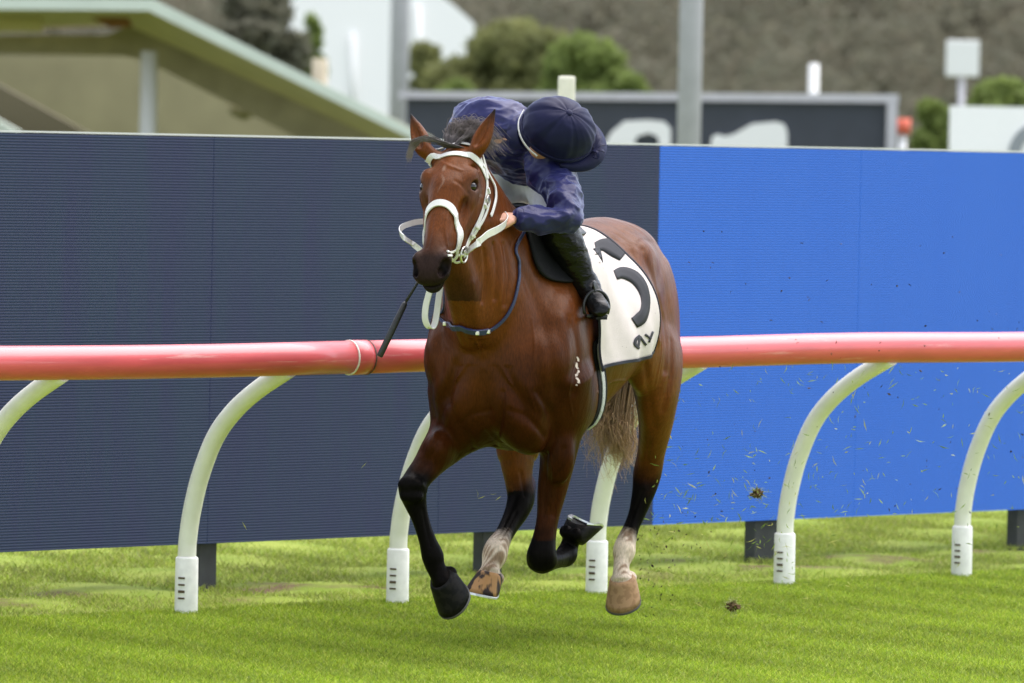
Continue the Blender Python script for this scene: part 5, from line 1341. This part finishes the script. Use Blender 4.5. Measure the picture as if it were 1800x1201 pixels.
# --- boots
for s in (1, -1):
    BT = Field((-.40, -.55 if s < 0 else .02, .98), (.46, -.02 if s < 0 else .5, 1.78), .0045)
    kn = leg_side(KNL, s); an = leg_side(ANL, s)
    toe = hp(1058, 549, .215); toe = leg_side(toe, s); ball = mid(an, toe, .6, (0, 0, -.004)); heel = (an[0] - .035, an[1] - s * .01, an[2] - .075)
    BT.sweep([(*mid(kn, an, -.20), .060, .066), (*mid(kn, an, .05), .072, .076), (*mid(kn, an, .35), .066, .070), (*mid(kn, an, .7), .052, .055), (*an, .044, .047)], .03, 5)
    BT.sweep([(*an, .038, .042), (*mid(an, toe, .35, (0, 0, .004)), .040, .040), (*ball, .042, .032), (*mid(an, toe, .92), .036, .024), (*toe, .022, .015)], .03, 5)
    BT.ell(heel, (.032, .030, .034), .03)
    bo = garment('boot', BT, M_BOOT, person, .0035, 14)
    del BT.a
    # sole
    d = Vector(toe) - Vector(heel)
    pts = [Vector(heel) + d * t + Vector((0, 0, -.034 + .010 * t)) for t in (-.12, .1, .4, .75, 1.0)]
    link('sole', ribbon_mesh(pts, [Vector((0, 0, 1))] * 5, [.045, .055, .058, .07, .045], .010), M_BOOT, bo)
    # stirrup iron under the ball of the foot: part of the saddle
    c = Vector(ball) + Vector((0, 0, -.012)); ax = Vector((d.x, d.y, 0)).normalized(); sd2 = Vector((-ax.y, ax.x, 0))
    P = [c + sd2 * .052 * math.cos(t) + Vector((0, 0, .062 * math.sin(t))) for t in [R(-28 + 236 * k / 22) for k in range(23)]]
    st_ = link('stirrup', tube_mesh(P, .0065, 10), mat('black_stirrup', (.03, .03, .032), .3, .5, metal=.6), saddle)
    link('tread', box_mesh(c + Vector((0, 0, -.036)), .03, .085, .012, Matrix((ax, sd2, Vector((0, 0, 1)))).transposed(), .003), M_BLKL, st_)
    fo = 0 if s > 0 else -.28; a0 = drape(.10 + fo, s * 40, .03); P = smooth_path([a0, drape(.11 + fo, s * 62, .032), c + Vector((0, -s * .01, .09)), c + Vector((0, 0, .06))], 6)
    N = [Vector((.3, s, .1))] * len(P); link('stirrup_strap', ribbon_mesh(P, N, .024, .006), M_BLKL, saddle)
# --- cap: gored silk over a helmet, peak, bow, button
CREASE = [(rnd.uniform(0, 6.28), rnd.uniform(.012, .03), rnd.uniform(.04, .09)) for _ in range(14)]
def cap():
    bm = bmesh.new(); nu, nv = 72, 30; rings = []
    for j in range(nv + 1):
        t = j / nv * R(112); ring = []
        for i in range(nu):
            a = 2 * math.pi * i / nu
            gore = 1 - .034 * max(0, math.cos(a * 6)) ** 6 * math.sin(min(t, R(90))) ** .5
            puff = 1 + .012 * math.sin(a * 6 + math.pi) * math.sin(t) + .022 * mnoise.noise(Vector((math.cos(a) * 7, math.sin(a) * 7, t * 1.2))) * math.sin(t) ** 2 + .014 * mnoise.fractal(Vector((math.cos(a) * 2, math.sin(a) * 2, t * 2.2)), 1, 2, 3)
            cr_ = sum(dp * math.exp(-((((a - ak + math.pi) % (2 * math.pi)) - math.pi) / wk) ** 2) for ak, dp, wk in CREASE) * math.sin(t) ** 1.5
            r = gore * puff - cr_; band = 1.0 if t < R(92) else 1 - .05 * (t - R(92)) / R(20)
            p, s, u = .150 * math.sin(t) * math.cos(a) * r * band, .130 * math.sin(t) * math.sin(a) * r * band, .128 * math.cos(t) * (r if t < 1.2 else 1)
            ring.append(bm.verts.new(jh(p - .002, s, u + .004)))
        rings.append(ring)
    for a, b in zip(rings[:-1], rings[1:]):
        for i in range(nu): bm.faces.new((a[i], a[(i + 1) % nu], b[(i + 1) % nu], b[i])).smooth = True
    co = link('cap', bm_mesh(bm), M_CAP, person)
    P = [Vector(jh(.150 * 1.0 * math.cos(a), .131 * math.sin(a), -.010)) for a in [2 * math.pi * k / 60 for k in range(60)]]
    N = [Vector(hpk) * math.cos(2 * math.pi * k / 60) + Vector(hsi) * math.sin(2 * math.pi * k / 60) for k in range(60)]
    link('band', ribbon_mesh(P, N, .018, .006, closed=True), M_CAP, co)
    # peak
    bm = bmesh.new(); n = 22; A, B, C_, D_ = [], [], [], []
    for k in range(n + 1):
        a = R(-74 + 148 * k / n); e = .066 * math.cos(a * 1.12) ** .7 if abs(a * 1.12) < R(90) else 0
        dz = -.010 - .022 * (1 - math.cos(a)) - .0
        for lst, ext, lift in ((A, 0, .004), (B, e, -.010), (C_, e, -.016), (D_, 0, -.003)):
            lst.append(bm.verts.new(jh((.146 + ext) * math.cos(a), (.127 + ext * .9) * math.sin(a), dz + lift - (.25 * ext))))
    for k in range(n):
        for x, y in ((A, B), (B, C_), (C_, D_), (D_, A)): bm.faces.new((x[k], x[k + 1], y[k + 1], y[k])).smooth = True
    link('peak', bm_mesh(bm), M_CAP, co)
    bm = bmesh.new(); bmesh.ops.create_uvsphere(bm, u_segments=16, v_segments=10, radius=.0135)
    fr = Matrix((Vector(hpk), Vector(hsi), Vector(hu))).transposed()
    for v in bm.verts: v.co = Vector(jh(0, 0, .131)) + fr @ Vector((v.co.x, v.co.y, v.co.z * .5))
    for f in bm.faces: f.smooth = True
    link('button', bm_mesh(bm), M_CAP, co)
    # tied ribbon at the side of the peak
    for q in ([(.148, -.045, .010), (.165, -.055, .022), (.172, -.072, .012), (.158, -.065, .0)], [(.152, -.035, .006), (.178, -.030, .010), (.195, -.022, -.002)], [(.152, -.035, .006), (.172, -.010, .012), (.192, .008, .0)], [(.152, -.03, .006), (.160, .012, .012), (.170, .036, .004)]):
        P = smooth_path([jh(*x) for x in q], 5); link('ribbon', ribbon_mesh(P, [Vector(hu)] * len(P), .012, .003), M_CAP, co)
    # goggle strap and chin strap
    P = smooth_path([jh(.152 * -math.cos(a_) * 1.045, .131 * -math.sin(a_) * 1.05, -.020 - .012 * math.sin(a_)) for a_ in (R(-20), R(0), R(18), R(36), R(54), R(70))], 5)
    N = [(p - Vector(HC0)).normalized() for p in P]
    link('goggle_strap', ribbon_mesh(P, N, .011, .004), M_STRAP, co)
    return co
cap()
# --- whip in the right hand, pointing down past the horse's muzzle
whip = empty('whip', mw=HM); tag(whip, 'black riding whip held low beside the horse chest', 'whip')
w0 = Vector(HANDR[0]); w1 = Vector(hp(737, 492, .48)); w2 = Vector(hp(712, 533, .52)); w3 = Vector(hp(667, 627, .58))
dirw = (w0 - w1).normalized()
M_WHIP = mat('whip_black', (.022, .022, .024), .5, .4, var=.2, vscale=80)
link('shaft', tube_mesh([w0 + dirw * .10, w0, w1, w2], [.009, .008, .0055, .0058], 10), M_WHIP, whip)
link('flap', tube_mesh([w2.lerp(w3, -.02), w2.lerp(w3, .02), w2.lerp(w3, .5), w3.lerp(w2, .02), w3], [.006, .0115, .013, .0125, .010], 12), M_WHIP, whip)
link('grip', tube_mesh([w0 + dirw * .10, w0 + dirw * .09, w0 - dirw * .07, w0 - dirw * .075], [.011, .013, .0125, .009], 12), mat('whip_grip', (.03, .03, .03), .8), whip)
print('jockey', round(time.time() - T_START, 1))
# ================================================================== turf thrown up behind the horse
def flying():
    Vs, Fs, Cs = [], [], []; o = 0
    def bit(P, L, wd, col):
        nonlocal o
        a = nrg.normal(size=3); a /= np.linalg.norm(a); b = np.cross(a, nrg.normal(size=3)); b /= np.linalg.norm(b) + 1e-9; c = np.cross(a, b)
        bend = c * L * .25 * nrg.uniform(-1, 1)
        V = [P - a * L / 2, P - b * wd / 2 + bend * .6, P + b * wd / 2 + bend * .6, P + a * L / 2, P + c * wd * .35 + bend * .6]
        Vs.append(np.array(V)); Fs.extend([(o, o + 1, o + 2), (o + 1, o + 3, o + 2), (o, o + 4, o + 1), (o + 4, o + 3, o + 1)]); Cs.extend([col] * 5); o += 5
    G = [(.20, .30, .03), (.30, .38, .06), (.42, .42, .12), (.14, .22, .02)]; D = [(.05, .035, .02), (.09, .06, .035), (.03, .022, .014)]
    for k in range(420):
        px = 1130 + abs(rnd.gauss(0, 1)) * 260; py = 980 + rnd.gauss(0, 95) - (px - 1130) * .04
        if px > 1830 or py > 1100: continue
        Y = rnd.uniform(23.3, 24.6); P = np.array(at_Y(px, py, Y))
        if P[2] < .02: P[2] = rnd.uniform(.02, .2)
        bit(P, rnd.uniform(.02, .06), rnd.uniform(.003, .006), rnd.choice(G))
    for k in range(260):
        px, py = rnd.uniform(1150, 1800), rnd.uniform(640, 930); P = np.array(at_Y(px, py, rnd.uniform(23.4, 24.6))); bit(P, rnd.uniform(.015, .06), rnd.uniform(.003, .006), rnd.choice(G))
    for k in range(170):
        px = rnd.uniform(1190, 1800) if k < 90 else 1120 + abs(rnd.gauss(0, 60)); py = rnd.uniform(380, 900) + (px - 1190) * .05 if k < 90 else rnd.uniform(900, 1085)
        P = np.array(at_Y(px, py, rnd.uniform(23.3, 24.6))); bit(P, rnd.uniform(.006, .022), rnd.uniform(.004, .011), rnd.choice(D))
    for px, py in ((838, 868), (846, 874), (866, 868), (876, 876), (430, 925), (640, 818), (1135, 880)):
        bit(np.array(at_Y(px, py, 23.4)), .04, .004, G[2])
    me = np_mesh(np.concatenate(Vs), np.array(Fs), smooth=False); at2 = me.color_attributes.new('tint', 'FLOAT_COLOR', 'POINT')
    at2.data.foreach_set('color', np.array([(*c, 1) for c in Cs], np.float32).ravel())
    tag(link('flying_turf', me, M_BLADE), 'blades of grass and specks of soil thrown up behind the horse', 'turf', kind='stuff')
flying()
M_SOIL = mat('soil', (.10, .065, .035), .95, .1, var=.4, vscale=60)
def clod(px, py, Y, r, label, n):
    P = at_Y(px, py, Y); o = empty('turf_clod', (P.x, P.y, P.z)); tag(o, label, 'clod', 'clods of turf in the air')
    bm = bmesh.new(); bmesh.ops.create_icosphere(bm, subdivisions=3, radius=r)
    for v in bm.verts: v.co *= 1 + .7 * mnoise.fractal(v.co * (2.2 / r) + Vector((px, 0, 0)), 1, 2, 3); v.co.z *= .75
    link('soil', bm_mesh(bm), M_SOIL, o, smooth=False)
    paths = []
    for k in range(n):
        d = Vector((rnd.gauss(0, 1), rnd.gauss(0, 1), rnd.gauss(.3, 1))).normalized(); a = d * r * .6; L = rnd.uniform(.6, 1.6) * r
        paths.append(catmull([tuple(a), tuple(a + d * L * .6 + Vector((rnd.gauss(0, .2), rnd.gauss(0, .2), 0)) * r), tuple(a + d * L + Vector((rnd.gauss(0, .4), rnd.gauss(0, .4), -.2)) * r)], 3))
    strands('grass_tuft', paths, .0016, hair_mat('clod_grass', (.20, .22, .06), (.34, .40, .09)), o)
clod(1331, 868, 24.2, .024, 'clod of turf flying in front of the blue screen', 60)
clod(1288, 1066, 23.6, .026, 'loose clod of turf skimming the grass behind the hind hoof', 70)
